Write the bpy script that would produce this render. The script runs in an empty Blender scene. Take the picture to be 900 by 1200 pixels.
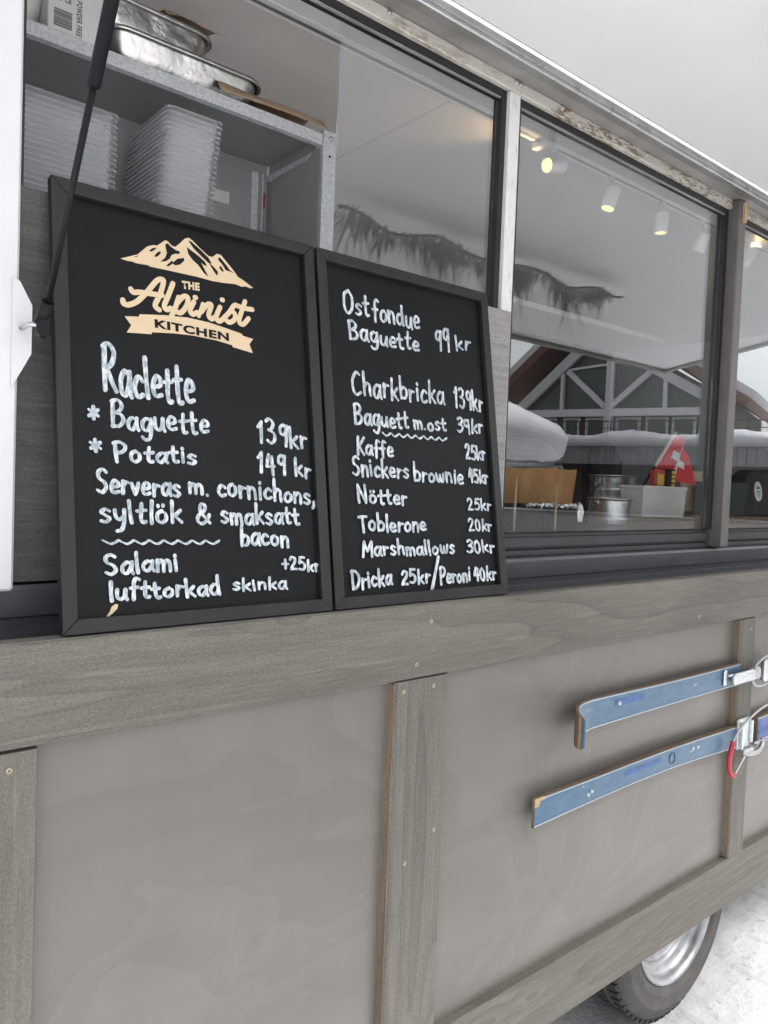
import bpy, bmesh, math, random
from mathutils import Vector, Matrix
from mathutils.geometry import tessellate_polygon

# ------------------------------------------------------------------ camera, sky, sun, exposure
S = bpy.context.scene
COL = S.collection
cam = bpy.data.cameras.new('camera')
cam.sensor_fit = 'VERTICAL'; cam.sensor_height = 36.0; cam.lens = 27.0
cam.clip_start = 0.02; cam.clip_end = 3000
co = bpy.data.objects.new('camera', cam); COL.objects.link(co)
RT = Vector((0.767784, -0.639565, 0.038264)); DN = Vector((0.004495, -0.054343, -0.998512)); FW = Vector((0.640693, 0.766814, -0.038849))
m = Matrix.Identity(4)
for i in range(3):
    m[i][0] = RT[i]; m[i][1] = -DN[i]; m[i][2] = -FW[i]
m[0][3], m[1][3], m[2][3] = 0.0, -1.0, 1.48
co.matrix_world = m
S.camera = co

W = bpy.data.worlds.new('World'); S.world = W; W.use_nodes = True
nt = W.node_tree; nt.nodes.clear()
sky = nt.nodes.new('ShaderNodeTexSky'); sky.sky_type = 'NISHITA'; sky.sun_disc = False
SUN_EL, SUN_AZ = math.radians(62), math.radians(140)      # azimuth measured from +Y towards +X
sky.sun_elevation = SUN_EL; sky.sun_rotation = SUN_AZ
sky.air_density = 1.0; sky.dust_density = 4.0; sky.ozone_density = 0.6
hs = nt.nodes.new('ShaderNodeHueSaturation'); hs.inputs['Saturation'].default_value = 0.22
bg = nt.nodes.new('ShaderNodeBackground'); bg.inputs['Strength'].default_value = 0.15
wo = nt.nodes.new('ShaderNodeOutputWorld')
nt.links.new(sky.outputs[0], hs.inputs['Color']); nt.links.new(hs.outputs[0], bg.inputs[0]); nt.links.new(bg.outputs[0], wo.inputs[0])
sl = bpy.data.lights.new('sun', 'SUN'); sl.energy = 3.0; sl.angle = math.radians(40); sl.color = (1.0, 0.97, 0.93)
so = bpy.data.objects.new('sun', sl); COL.objects.link(so)
sd = Vector((math.sin(SUN_AZ) * math.cos(SUN_EL), math.cos(SUN_AZ) * math.cos(SUN_EL), math.sin(SUN_EL)))
so.rotation_euler = sd.to_track_quat('Z', 'Y').to_euler(); so.location = sd * 30
S.view_settings.view_transform = 'Standard'; S.view_settings.look = 'None'
S.view_settings.exposure = 1.20; S.view_settings.gamma = 1.0; S.view_settings.use_curve_mapping = False
S.cycles.transparent_max_bounces = 40; S.cycles.max_bounces = 10; S.cycles.transmission_bounces = 10
S.cycles.glossy_bounces = 5; S.cycles.diffuse_bounces = 4; S.cycles.sample_clamp_indirect = 6.0
S.cycles.caustics_reflective = False; S.cycles.caustics_refractive = False
random.seed(7)
R = math.radians

# ------------------------------------------------------------------ materials
def base(name):
    mt = bpy.data.materials.new(name); mt.use_nodes = True
    t = mt.node_tree; b = t.nodes['Principled BSDF']
    return mt, t, b
def N(t, typ, **kw):
    n = t.nodes.new(typ)
    for k, v in kw.items(): setattr(n, k, v)
    return n
def coords(t, scale=(1, 1, 1), rot=(0, 0, 0)):
    c = N(t, 'ShaderNodeTexCoord'); mp = N(t, 'ShaderNodeMapping')
    mp.inputs['Scale'].default_value = scale; mp.inputs['Rotation'].default_value = rot
    t.links.new(c.outputs['Object'], mp.inputs[0]); return mp.outputs[0]
def noise(t, vec, scale, detail=4, rough=.55, dist=0.0):
    n = N(t, 'ShaderNodeTexNoise'); n.inputs['Scale'].default_value = scale
    n.inputs['Detail'].default_value = detail; n.inputs['Roughness'].default_value = rough
    n.inputs['Distortion'].default_value = dist
    t.links.new(vec, n.inputs['Vector']); return n.outputs['Fac']
def ramp(t, fac, stops):
    r = N(t, 'ShaderNodeValToRGB'); e = r.color_ramp.elements
    while len(e) < len(stops): e.new(0.5)
    for i, (p, c) in enumerate(stops):
        e[i].position = p; e[i].color = (c[0], c[1], c[2], 1) if not isinstance(c, (int, float)) else (c, c, c, 1)
    t.links.new(fac, r.inputs[0]); return r.outputs[0]
def mixc(t, fac, a, b, mode='MIX'):
    n = N(t, 'ShaderNodeMix', data_type='RGBA', blend_type=mode)
    for s, v in ((n.inputs[0], fac), (n.inputs[6], a), (n.inputs[7], b)):
        if isinstance(v, (int, float)): s.default_value = v
        elif isinstance(v, tuple): s.default_value = (v[0], v[1], v[2], 1)
        else: t.links.new(v, s)
    return n.outputs[2]
def bump(t, b, h, strength=.3, dist=.002):
    n = N(t, 'ShaderNodeBump'); n.inputs['Strength'].default_value = strength; n.inputs['Distance'].default_value = dist
    t.links.new(h, n.inputs['Height']); t.links.new(n.outputs[0], b.inputs['Normal'])
def mul(c, k): return (c[0] * k, c[1] * k, c[2] * k)

def plain(name, col, rough=.5, metal=0.0, var=.12, scale=14, bmp=.08, bscale=120, spec=None):
    mt, t, b = base(name); v = coords(t)
    n1 = noise(t, v, scale, 5)
    c = ramp(t, n1, [(.3, mul(col, 1 - var)), (.7, mul(col, 1 + var))])
    t.links.new(c, b.inputs['Base Color'])
    n2 = noise(t, v, bscale, 3)
    rr = ramp(t, n1, [(.3, max(rough - .08, .02)), (.7, min(rough + .08, 1))])
    t.links.new(rr, b.inputs['Roughness']); b.inputs['Metallic'].default_value = metal
    if spec is not None: b.inputs['Specular IOR Level'].default_value = spec
    if bmp: bump(t, b, n2, bmp, .001)
    return mt

def wood(name, dark, light, axis='X', knot=True, rough=.75):
    """stained sawn timber, grain running along one axis"""
    mt, t, b = base(name)
    def sc(a, o): return {'X': (a, o, o), 'Y': (o, a, o), 'Z': (o, o, a)}[axis]
    def flat_(a, o): return {'X': (a, 0, o), 'Y': (o, 0, a), 'Z': (o, 0, a)}[axis]
    c0 = coords(t)
    # bend the grain round the knots
    vk = coords(t, flat_(3.1, 7.5))
    vo = N(t, 'ShaderNodeTexVoronoi'); vo.inputs['Scale'].default_value = 1.0; t.links.new(vk, vo.inputs['Vector'])
    kd = vo.outputs['Distance']
    g = coords(t, sc(1.6, 26))
    if knot:
        ad = N(t, 'ShaderNodeVectorMath', operation='ADD')
        kb = ramp(t, kd, [(0.0, .5), (.25, 0.0)])
        t.links.new(g, ad.inputs[0]); t.links.new(kb, ad.inputs[1]); g = ad.outputs[0]
    n1 = noise(t, g, 1.0, 6, .6, .7)
    n2 = noise(t, coords(t, sc(14, 260)), 1.0, 3, .6)
    n3 = noise(t, coords(t, sc(2.0, 5.0)), 1.0, 3, .5)
    c = ramp(t, n1, [(.25, dark), (.5, mul(tuple((a + d) / 2 for a, d in zip(dark, light)), 1)), (.75, light)])
    oi = N(t, 'ShaderNodeObjectInfo'); c = mixc(t, .8 if knot else .3, c, ramp(t, oi.outputs['Random'], [(0.0, .88), (1.0, 1.12)]), 'MULTIPLY')
    c = mixc(t, .45, c, ramp(t, n2, [(.25, mul(dark, .8)), (.75, mul(light, 1.05))]))
    c = mixc(t, .6, c, ramp(t, n3, [(.3, .82), (.7, 1.12)]), 'MULTIPLY')
    n4 = noise(t, c0, 380, 2, .7)
    c = mixc(t, .5, c, ramp(t, n4, [(.3, .78), (.7, 1.18)]), 'MULTIPLY')
    # cathedral growth lines: contours of a stretched field
    nc = noise(t, coords(t, sc(.55, 7.0)), 1.0, 2, .45, .4)
    if knot:
        a2 = N(t, 'ShaderNodeMath', operation='MULTIPLY_ADD'); t.links.new(ramp(t, kd, [(0.0, 1.0), (.12, .35), (.26, 0.0)]), a2.inputs[0]); a2.inputs[1].default_value = .20; t.links.new(nc, a2.inputs[2]); nc = a2.outputs[0]
    mm = N(t, 'ShaderNodeMath', operation='MULTIPLY'); t.links.new(nc, mm.inputs[0]); mm.inputs[1].default_value = 13.0
    fr = N(t, 'ShaderNodeMath', operation='FRACT'); t.links.new(mm.outputs[0], fr.inputs[0])
    c = mixc(t, .70 if knot else .4, c, ramp(t, fr.outputs[0], [(0.0, .74), (.12, .90), (.55, 1.03), (.90, 1.13), (.97, 1.10), (1.0, .78)]), 'MULTIPLY')
    n6 = noise(t, coords(t, sc(230, 400)), 1.0, 2, .6)
    c = mixc(t, .62, c, ramp(t, n6, [(.32, .66), (.5, 1.0), (.68, 1.28)]), 'MULTIPLY')
    if knot:
        kk = ramp(t, kd, [(.030, .9), (.070, 0.0)])
        c = mixc(t, kk, c, mul(dark, .72))
    # pale rubbed streaks
    n5 = noise(t, coords(t, sc(4, 70)), 1.0, 4, .6)
    c = mixc(t, ramp(t, n5, [(.63, 0.0), (.75, .40)]), c, mul(light, 1.4))
    t.links.new(c, b.inputs['Base Color']); b.inputs['Roughness'].default_value = rough
    hh = mixc(t, .5, n1, n2)
    bump(t, b, hh, .35, .0015)
    return mt

M = {}
M['beam'] = wood('grey_stained_beam', (.104, .096, .082), (.163, .152, .131), 'X')
M['upright'] = wood('grey_stained_upright', (.104, .096, .083), (.168, .156, .135), 'Z')
M['rawedge'] = wood('bare_board_edge', (.15, .11, .075), (.27, .215, .155), 'Z', knot=False)
M['plank'] = wood('raw_plank', (.13, .085, .045), (.36, .27, .17), 'X', rough=.6)
M['backwood'] = wood('inner_wood', (.05, .033, .02), (.12, .075, .04), 'X', knot=False)
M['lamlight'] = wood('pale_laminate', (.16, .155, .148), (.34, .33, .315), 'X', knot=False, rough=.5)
M['rawwood'] = wood('pale_raw_wood', (.38, .27, .14), (.55, .42, .26), 'Z', knot=False)
M['cutwood'] = wood('ski_core_wood', (.11, .07, .042), (.25, .18, .115), 'X', knot=False)
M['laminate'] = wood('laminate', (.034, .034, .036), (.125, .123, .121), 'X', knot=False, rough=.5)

def panel_mat():
    mt, t, b = base('painted_plywood'); v = coords(t, (1.0, 1, 1.6))
    n1 = noise(t, v, 1.5, 2.5, .45, 1.6)
    c = (.153, .144, .129)
    veil = ramp(t, n1, [(.30, 1.0), (.42, .955), (.424, 1.05), (.50, .985), (.56, .965), (.565, 1.06), (.68, 1.0), (.72, .955), (.725, 1.045)])
    n2 = noise(t, coords(t, (2, 2, 9)), 2.0, 5, .6)
    cc = mixc(t, 1.0, veil, ramp(t, n2, [(.3, mul(c, .95)), (.7, mul(c, 1.05))]), 'MULTIPLY')
    sp = noise(t, coords(t), 55, 2, .5)
    cc = mixc(t, ramp(t, sp, [(.785, 0.0), (.80, .6)]), cc, (.40, .39, .36))
    st_ = noise(t, coords(t, (30, 30, 1.2)), 1.0, 4, .6); big = noise(t, coords(t), 2.3, 4, .6)
    cc = mixc(t, .22, cc, ramp(t, st_, [(.35, .93), (.65, 1.06)]), 'MULTIPLY'); cc = mixc(t, .8, cc, ramp(t, big, [(.35, .93), (.65, 1.06)]), 'MULTIPLY')
    sm = noise(t, coords(t, (9, 9, 22)), 1.0, 5, .7, .8)
    cc = mixc(t, ramp(t, sm, [(.66, 0.0), (.74, .28)]), cc, (.24, .23, .21))
    t.links.new(cc, b.inputs['Base Color'])
    t.links.new(ramp(t, n1, [(.3, .34), (.7, .48)]), b.inputs['Roughness'])
    bump(t, b, n2, .12, .002)
    return mt
M['panel'] = panel_mat()
M['white'] = plain('white_enamel', (.60, .61, .62), .35, 0, .03, 6, .03)
M['hatchwhite'] = plain('white_hatch_skin', (.89, .895, .91), .45, 0, .025, 2.2, .02)
M['ceil'] = plain('ceiling_skin', (.67, .65, .625), .5, 0, .04, 3, .02)
M['inwall'] = plain('inner_wall', (.055, .052, .05), .6, 0, .15, 3, .02)
M['floor'] = plain('inner_floor', (.34, .33, .31), .7)
M['darkrail'] = plain('anthracite_paint', (.070, .072, .079), .38, 0, .10, 9, .05, 60)
M['darkrail2'] = plain('anthracite_groove', (.045, .046, .050), .45, 0, .15, 9, .05, 60)
M['lampwhite'] = plain('lamp_white', (.86, .86, .85), .35, 0, .02, 20, .02)
M['post'] = plain('brown_grey_tube', (.115, .108, .102), .38, 0, .12, 12, .05)
M['seal'] = plain('rubber_seal', (.012, .012, .013), .45)
M['black'] = plain('black_plastic', (.007, .007, .008), .45, 0, .2, spec=.2)
M['blackblue'] = plain('black_sleeve', (.006, .007, .0095), .55, 0, .2, spec=.15)
M['boardframe'] = plain('board_frame_paint', (.0135, .0135, .0138), .42, 0, .18, 30, .1, 300, spec=.4)
M['board'] = plain('chalkboard', (.0036, .0041, .0052), .45, 0, .25, 7, .04, 400, spec=.22)
M['beige'] = plain('logo_print', (.62, .485, .315), .6, 0, .04, 60, .02)
M['screw'] = plain('brass_screw', (.36, .32, .22), .4, .5, .2, 200)
M['gutter'] = plain('dull_aluminium', (.36, .355, .345), .42, .55, .25, 10, .1, 40)
M['bright'] = plain('bright_aluminium', (.50, .51, .53), .3, .75, .15, 20, .05)
M['steel'] = plain('wheel_steel', (.38, .39, .40), .38, .6, .28, 22, .05)
M['red'] = plain('red_sleeve', (.42, .03, .045), .45)
M['redpack'] = plain('red_packet', (.55, .06, .02), .4)
M['yellow'] = plain('yellow_print', (.75, .52, .05), .5)
M['wire'] = plain('pale_wire', (.42, .42, .41), .4, .3)
M['paper'] = plain('brown_paper', (.42, .30, .20), .8, 0, .12, 20, .3, 60)
M['plasticwhite'] = plain('white_bin_plastic', (.80, .80, .77), .35, 0, .03)
M['darkgreen'] = plain('dark_green_plastic', (.012, .028, .028), .35)
M['print'] = plain('black_print', (.03, .03, .035), .6)
M['cardprint'] = plain('white_carton', (.74, .745, .74), .6, 0, .03)
M['foam'] = plain('pale_board', (.45, .36, .26), .6, 0, .1)
M['fir'] = plain('fir_needles', (.060, .092, .066), .6, 0, .4, 30)
M['stem'] = plain('fir_stem', (.05, .035, .02), .8)
M['sticker'] = plain('sticker_white', (.8, .8, .8), .5, 0, .02)

def galv():
    mt, t, b = base('galvanised_steel'); v = coords(t)
    vo = N(t, 'ShaderNodeTexVoronoi'); vo.inputs['Scale'].default_value = 260; t.links.new(v, vo.inputs['Vector'])
    c = ramp(t, vo.outputs['Color'], [(.2, (.60, .63, .65)), (.8, (.76, .79, .80))])
    t.links.new(c, b.inputs['Base Color']); b.inputs['Metallic'].default_value = .3
    t.links.new(ramp(t, vo.outputs['Color'], [(.2, .38), (.8, .55)]), b.inputs['Roughness'])
    return mt
M['galv'] = galv()
M['shelf_under'] = plain('galvanised_sheet', (.40, .405, .41), .45, .3, .1, 5)

def foil():
    mt, t, b = base('crinkled_foil'); v = coords(t)
    b.inputs['Base Color'].default_value = (.58, .575, .56, 1); b.inputs['Metallic'].default_value = 1.0
    b.inputs['Roughness'].default_value = .30
    h = noise(t, v, 11, 4, .5, .4); bump(t, b, h, .42, .018)
    return mt
M['foil'] = foil()
def bucketm():
    mt, t, b = base('zinc_bucket'); v = coords(t, (1, 1, 4))
    n = noise(t, v, 12, 4)
    t.links.new(ramp(t, n, [(.3, (.50, .51, .52)), (.7, (.72, .73, .74))]), b.inputs['Base Color'])
    b.inputs['Metallic'].default_value = .9; b.inputs['Roughness'].default_value = .33
    return mt
M['zinc'] = bucketm()

def cream():
    """cream paint weathered down to brown primer"""
    mt, t, b = base('weathered_cream_paint'); v = coords(t, (1, 4, 4))
    n = noise(t, v, 16, 7, .72, .5); n2 = noise(t, coords(t, (1, 6, 6)), 60, 4, .7)
    n3 = noise(t, coords(t), 5, 2)
    k = mixc(t, .5, n, n2)
    f = ramp(t, k, [(.50, 0.0), (.535, 1.0)])
    f = mixc(t, 1.0, f, ramp(t, n3, [(.42, .15), (.55, 1.0)]), 'MULTIPLY')
    c = mixc(t, f, (.50, .485, .435), (.17, .125, .07))
    t.links.new(c, b.inputs['Base Color']); b.inputs['Roughness'].default_value = .7
    bump(t, b, k, .5, .003)
    return mt
M['cream'] = cream()
def chipwhite():
    mt, t, b = base('chipped_white_paint'); v = coords(t, (6, 6, 1.5))
    n = noise(t, v, 22, 6, .7)
    t.links.new(ramp(t, n, [(.34, (.30, .29, .27)), (.40, (.62, .62, .61)), (.7, (.70, .70, .69))]), b.inputs['Base Color'])
    b.inputs['Roughness'].default_value = .5; bump(t, b, n, .25, .002)
    return mt
M['chip'] = chipwhite()

def skiblue():
    mt, t, b = base('scuffed_blue_ski'); v = coords(t, (3, 3, 8))
    n = noise(t, v, 9, 5, .6); s = noise(t, coords(t, (4, 30, 30)), 8, 5, .7)
    c = ramp(t, n, [(.3, (.044, .104, .176)), (.7, (.072, .146, .230))])
    c = mixc(t, ramp(t, s, [(.60, 0.0), (.74, .55)]), c, (.17, .215, .25))
    w1 = noise(t, coords(t, (10, 10, 40)), 1.0, 6, .75); w2 = noise(t, coords(t, (120, 120, 120)), 1.0, 3, .6)
    c = mixc(t, ramp(t, w1, [(.655, 0.0), (.675, .75)]), c, (.34, .35, .34)); c = mixc(t, ramp(t, w2, [(.72, 0.0), (.74, .8)]), c, (.20, .14, .09))
    t.links.new(c, b.inputs['Base Color']); b.inputs['Roughness'].default_value = .38
    return mt
M['ski'] = skiblue()
M['skilabel'] = plain('royal_blue_decal', (.036, .090, .27), .4, 0, .35, 60)
M['skiedge'] = plain('white_ski_line', (.48, .50, .50), .45, 0, .12, 60)

def marker():
    mt, t, b = base('chalk_marker'); v = coords(t, (1, 1, .5))
    n = noise(t, v, 190, 4, .65); n2 = noise(t, coords(t), 28, 3)
    c = mixc(t, ramp(t, n, [(.42, 0.0), (.62, 1.0)]), (.27, .33, .37), (.68, .70, .71))
    c = mixc(t, ramp(t, n2, [(.5, 0.0), (.7, .5)]), c, (.42, .48, .53))
    t.links.new(c, b.inputs['Base Color']); b.inputs['Roughness'].default_value = .75
    return mt
M['marker'] = marker()

def glassm(name, f0=.10, tint=(.93, .95, .95), mx=.95):
    mt, t, b = base(name); t.nodes.remove(b)
    out = t.nodes['Material Output']
    lw = N(t, 'ShaderNodeLayerWeight'); lw.inputs['Blend'].default_value = .5
    p = N(t, 'ShaderNodeMath', operation='POWER'); p.inputs[1].default_value = 3.0
    t.links.new(lw.outputs['Facing'], p.inputs[0])
    ma = N(t, 'ShaderNodeMapRange'); ma.inputs['To Min'].default_value = f0; ma.inputs['To Max'].default_value = mx
    t.links.new(p.outputs[0], ma.inputs['Value'])
    tr = N(t, 'ShaderNodeBsdfTransparent'); tr.inputs[0].default_value = (*tint, 1)
    gl = N(t, 'ShaderNodeBsdfGlossy'); gl.inputs['Roughness'].default_value = 0.0; gl.inputs[0].default_value = (.97, .98, 1, 1)
    v = coords(t); n = noise(t, v, 1.3, 2); bp = N(t, 'ShaderNodeBump'); bp.inputs['Strength'].default_value = .02; bp.inputs['Distance'].default_value = .01
    t.links.new(n, bp.inputs['Height']); t.links.new(bp.outputs[0], gl.inputs['Normal'])
    mx_ = N(t, 'ShaderNodeMixShader')
    t.links.new(ma.outputs[0], mx_.inputs[0]); t.links.new(tr.outputs[0], mx_.inputs[1]); t.links.new(gl.outputs[0], mx_.inputs[2])
    t.links.new(mx_.outputs[0], out.inputs[0]); return mt
M['glass'] = glassm('tinted_window_glass', .085, (.95, .96, .96))

def clearplastic():
    mt, t, b = base('clear_plastic'); out = t.nodes['Material Output']
    b.inputs['Base Color'].default_value = (.95, .96, .97, 1); b.inputs['Roughness'].default_value = .12
    lw = N(t, 'ShaderNodeLayerWeight'); lw.inputs['Blend'].default_value = .35
    ma = N(t, 'ShaderNodeMapRange'); ma.inputs['To Min'].default_value = .15; ma.inputs['To Max'].default_value = .85
    t.links.new(lw.outputs['Facing'], ma.inputs['Value'])
    tr = N(t, 'ShaderNodeBsdfTransparent'); tr.inputs[0].default_value = (.95, .96, .97, 1)
    mx = N(t, 'ShaderNodeMixShader'); t.links.new(ma.outputs[0], mx.inputs[0])
    t.links.new(tr.outputs[0], mx.inputs[1]); t.links.new(b.outputs[0], mx.inputs[2]); t.links.new(mx.outputs[0], out.inputs[0])
    return mt
M['clear'] = clearplastic()

def lampm(name, col, s):
    mt, t, b = base(name); b.inputs['Base Color'].default_value = (.9, .85, .7, 1)
    b.inputs['Emission Color'].default_value = (*col, 1); b.inputs['Emission Strength'].default_value = s
    return mt
M['lit'] = lampm('lit_warm_lens', (1, .62, .10), 1.6)

def snowm(name, hi, lo, dirt):
    mt, t, b = base(name); v = coords(t)
    n1 = noise(t, v, 3.2, 8, .65); n2 = noise(t, v, 26, 6, .7); n3 = noise(t, v, 90, 3, .7); n4 = noise(t, v, .8, 4)
    c = ramp(t, n1, [(.35, lo), (.62, hi)])
    c = mixc(t, ramp(t, n2, [(.56, 0.0), (.72, dirt)]), c, (.23, .215, .20))
    c = mixc(t, ramp(t, n4, [(.45, 0.0), (.7, dirt * .5)]), c, (.40, .39, .38))
    n5 = noise(t, coords(t, (5, 1.4, 5)), 2.2, 6, .7, .6)
    c = mixc(t, ramp(t, n5, [(.55, 0.0), (.63, dirt * .9)]), c, (.46, .45, .44))
    c = mixc(t, ramp(t, n3, [(.66, 0.0), (.74, dirt)]), c, (.20, .18, .16))
    t.links.new(c, b.inputs['Base Color']); b.inputs['Roughness'].default_value = .8
    bump(t, b, mixc(t, .5, n1, n2), .7, .03)
    return mt
M['ground'] = snowm('trodden_snow', (.78, .78, .80), (.56, .56, .575), .75)
M['added_dark_ground'] = plain('dark_ground_tone', (.045, .045, .047), .8, 0, .3, 1.5, .1, 20, spec=.2)
M['snow'] = snowm('clean_snow', (.82, .83, .85), (.74, .75, .77), .03)

def tyrem():
    mt, t, b = base('tyre_rubber'); v = coords(t)
    n = noise(t, v, 18, 6, .65); n2 = noise(t, v, 160, 3)
    t.links.new(ramp(t, n, [(.3, (.055, .053, .050)), (.7, (.105, .10, .094))]), b.inputs['Base Color'])
    b.inputs['Roughness'].default_value = .75; bump(t, b, n2, .25, .002)
    return mt
M['tyre'] = tyrem()
M['treadblock'] = plain('tyre_tread', (.030, .029, .028), .8)
M['cardboard'] = None
def card():
    mt, t, b = base('tan_cardboard'); v = coords(t, (5, 5, 2))
    n = noise(t, v, 5, 5, .6)
    t.links.new(ramp(t, n, [(.3, (.34, .16, .05)), (.7, (.50, .27, .10))]), b.inputs['Base Color']); b.inputs['Roughness'].default_value = .7
    bump(t, b, noise(t, coords(t), 30, 4), .3, .003)
    return mt
M['cardboard'] = card()
# chalet
M['ch_white'] = plain('chalet_white_beams', (.84, .85, .85), .6, 0, .06, .5, 0)
M['ch_red'] = plain('chalet_red_brown', (.16, .062, .042), .7, 0, .2, .6, 0)
M['ch_dark'] = plain('chalet_dark_wood', (.055, .042, .035), .7, 0, .3, .5, 0)
M['ch_side'] = plain('chalet_grey_boards', (.30, .30, .30), .7, 0, .15, .8, 0)
M['ch_glass'] = plain('chalet_dark_glazing', (.075, .105, .085), .12, 0, .4, .25, 0)
M['ch_iron'] = plain('chalet_iron', (.03, .03, .03), .5)

# ------------------------------------------------------------------ mesh helpers
class MB:
    def __init__(s): s.bm = bmesh.new()
    def box(s, x0, x1, y0, y1, z0, z1, bev=0.0, seg=1):
        t = bmesh.new()
        v = [t.verts.new(p) for p in ((x0, y0, z0), (x1, y0, z0), (x1, y1, z0), (x0, y1, z0), (x0, y0, z1), (x1, y0, z1), (x1, y1, z1), (x0, y1, z1))]
        for f in ((3, 2, 1, 0), (4, 5, 6, 7), (0, 1, 5, 4), (1, 2, 6, 5), (2, 3, 7, 6), (3, 0, 4, 7)): t.faces.new([v[i] for i in f])
        if bev: bmesh.ops.bevel(t, geom=t.edges[:], offset=bev, segments=seg, affect='EDGES', profile=.5)
        s.merge(t); return s
    def merge(s, t, mat=None):
        if mat is not None: bmesh.ops.transform(t, matrix=mat, verts=t.verts)
        me = bpy.data.meshes.new('tmp'); t.to_mesh(me); t.free(); s.bm.from_mesh(me); bpy.data.meshes.remove(me)
    def prism(s, poly, fn0, fn1):
        """poly 2d -> two caps fn0(p), fn1(p) joined by sides"""
        a = [s.bm.verts.new(fn0(p)) for p in poly]; b = [s.bm.verts.new(fn1(p)) for p in poly]
        n = len(poly)
        for i in range(n): s.bm.faces.new((a[i], a[(i + 1) % n], b[(i + 1) % n], b[i]))
        for tri in tessellate_polygon([[Vector((p[0], p[1], 0)) for p in poly]]):
            try: s.bm.faces.new([a[i] for i in tri])
            except ValueError: pass
            try: s.bm.faces.new([b[i] for i in reversed(tri)])
            except ValueError: pass
        return s
    def flat(s, poly, fn):
        a = [s.bm.verts.new(fn(p)) for p in poly]
        for tri in tessellate_polygon([[Vector((p[0], p[1], 0)) for p in poly]]):
            try: s.bm.faces.new([a[i] for i in tri])
            except ValueError: pass
        return s
    def tube(s, pts, r, n=10, cap=True, rs=None):
        pts = [Vector(p) for p in pts]; rings = []; up = None
        for i, p in enumerate(pts):
            d = (pts[min(i + 1, len(pts) - 1)] - pts[max(i - 1, 0)]).normalized()
            if up is None:
                up = d.orthogonal().normalized()
            else:
                up = (up - d * up.dot(d)).normalized()
            w = d.cross(up); rr = rs[i] if rs else r
            rings.append([s.bm.verts.new(p + (up * math.cos(2 * math.pi * k / n) + w * math.sin(2 * math.pi * k / n)) * rr) for k in range(n)])
        for a, b in zip(rings, rings[1:]):
            for k in range(n): s.bm.faces.new((a[k], a[(k + 1) % n], b[(k + 1) % n], b[k])).smooth = True
        if cap: s.bm.faces.new(rings[0][::-1]); s.bm.faces.new(rings[-1])
        return s
    def lathe(s, prof, c, axis='Z', n=48, smooth=True, close=False):
        """prof: list of (radius, along)"""
        rings = []
        for r, h in prof:
            ring = []
            for k in range(n):
                a = 2 * math.pi * k / n; ca, sa = r * math.cos(a), r * math.sin(a)
                ring.append(s.bm.verts.new({'Z': (c[0] + ca, c[1] + sa, c[2] + h), 'Y': (c[0] + ca, c[1] + h, c[2] + sa), 'X': (c[0] + h, c[1] + ca, c[2] + sa)}[axis]))
            rings.append(ring)
        prs = list(zip(rings, rings[1:])) + ([(rings[-1], rings[0])] if close else [])
        for a, b in prs:
            for k in range(n): s.bm.faces.new((a[k], a[(k + 1) % n], b[(k + 1) % n], b[k])).smooth = smooth
        return s
    def disc(s, c, r, axis='Z', n=24):
        vs = []
        for k in range(n):
            a = 2 * math.pi * k / n; ca, sa = r * math.cos(a), r * math.sin(a)
            vs.append(s.bm.verts.new({'Z': (c[0] + ca, c[1] + sa, c[2]), 'Y': (c[0] + ca, c[1], c[2] + sa), 'X': (c[0], c[1] + ca, c[2] + sa)}[axis]))
        s.bm.faces.new(vs); return s

def wloc(o):
    v = Vector((0, 0, 0))
    while o is not None: v += o.location; o = o.parent
    return v
def obj(name, mb, mat, parent=None, local=False, recalc=True, origin=None):
    """one mesh object; vertices are given in world metres unless local"""
    if recalc: bmesh.ops.recalc_face_normals(mb.bm, faces=mb.bm.faces)
    me = bpy.data.meshes.new(name); 
    off = Vector((0, 0, 0))
    if parent is not None and not local: off = wloc(parent)
    if origin is not None and parent is None: off = Vector(origin)
    if off.length: bmesh.ops.translate(mb.bm, vec=-off, verts=mb.bm.verts)
    mb.bm.to_mesh(me); mb.bm.free()
    o = bpy.data.objects.new(name, me); COL.objects.link(o)
    if parent is not None: o.parent = parent
    elif origin is not None: o.location = origin
    if isinstance(mat, str): mat = M[mat]
    me.materials.append(mat); return o
def tag(o, label, cat, group=None):
    o['label'] = label; o['category'] = cat
    if group: o['group'] = group
    return o
def thing(name, label, cat, loc, rz=0.0, group=None):
    o = bpy.data.objects.new(name, None); COL.objects.link(o); o.location = loc; o.rotation_euler = (0, 0, rz)
    o.empty_display_size = .1
    return tag(o, label, cat, group)
def struct(o): o['kind'] = 'structure'; return o
def B(x0, x1, y0, y1, z0, z1, bev=0.0): return MB().box(x0, x1, y0, y1, z0, z1, bev)

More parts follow.
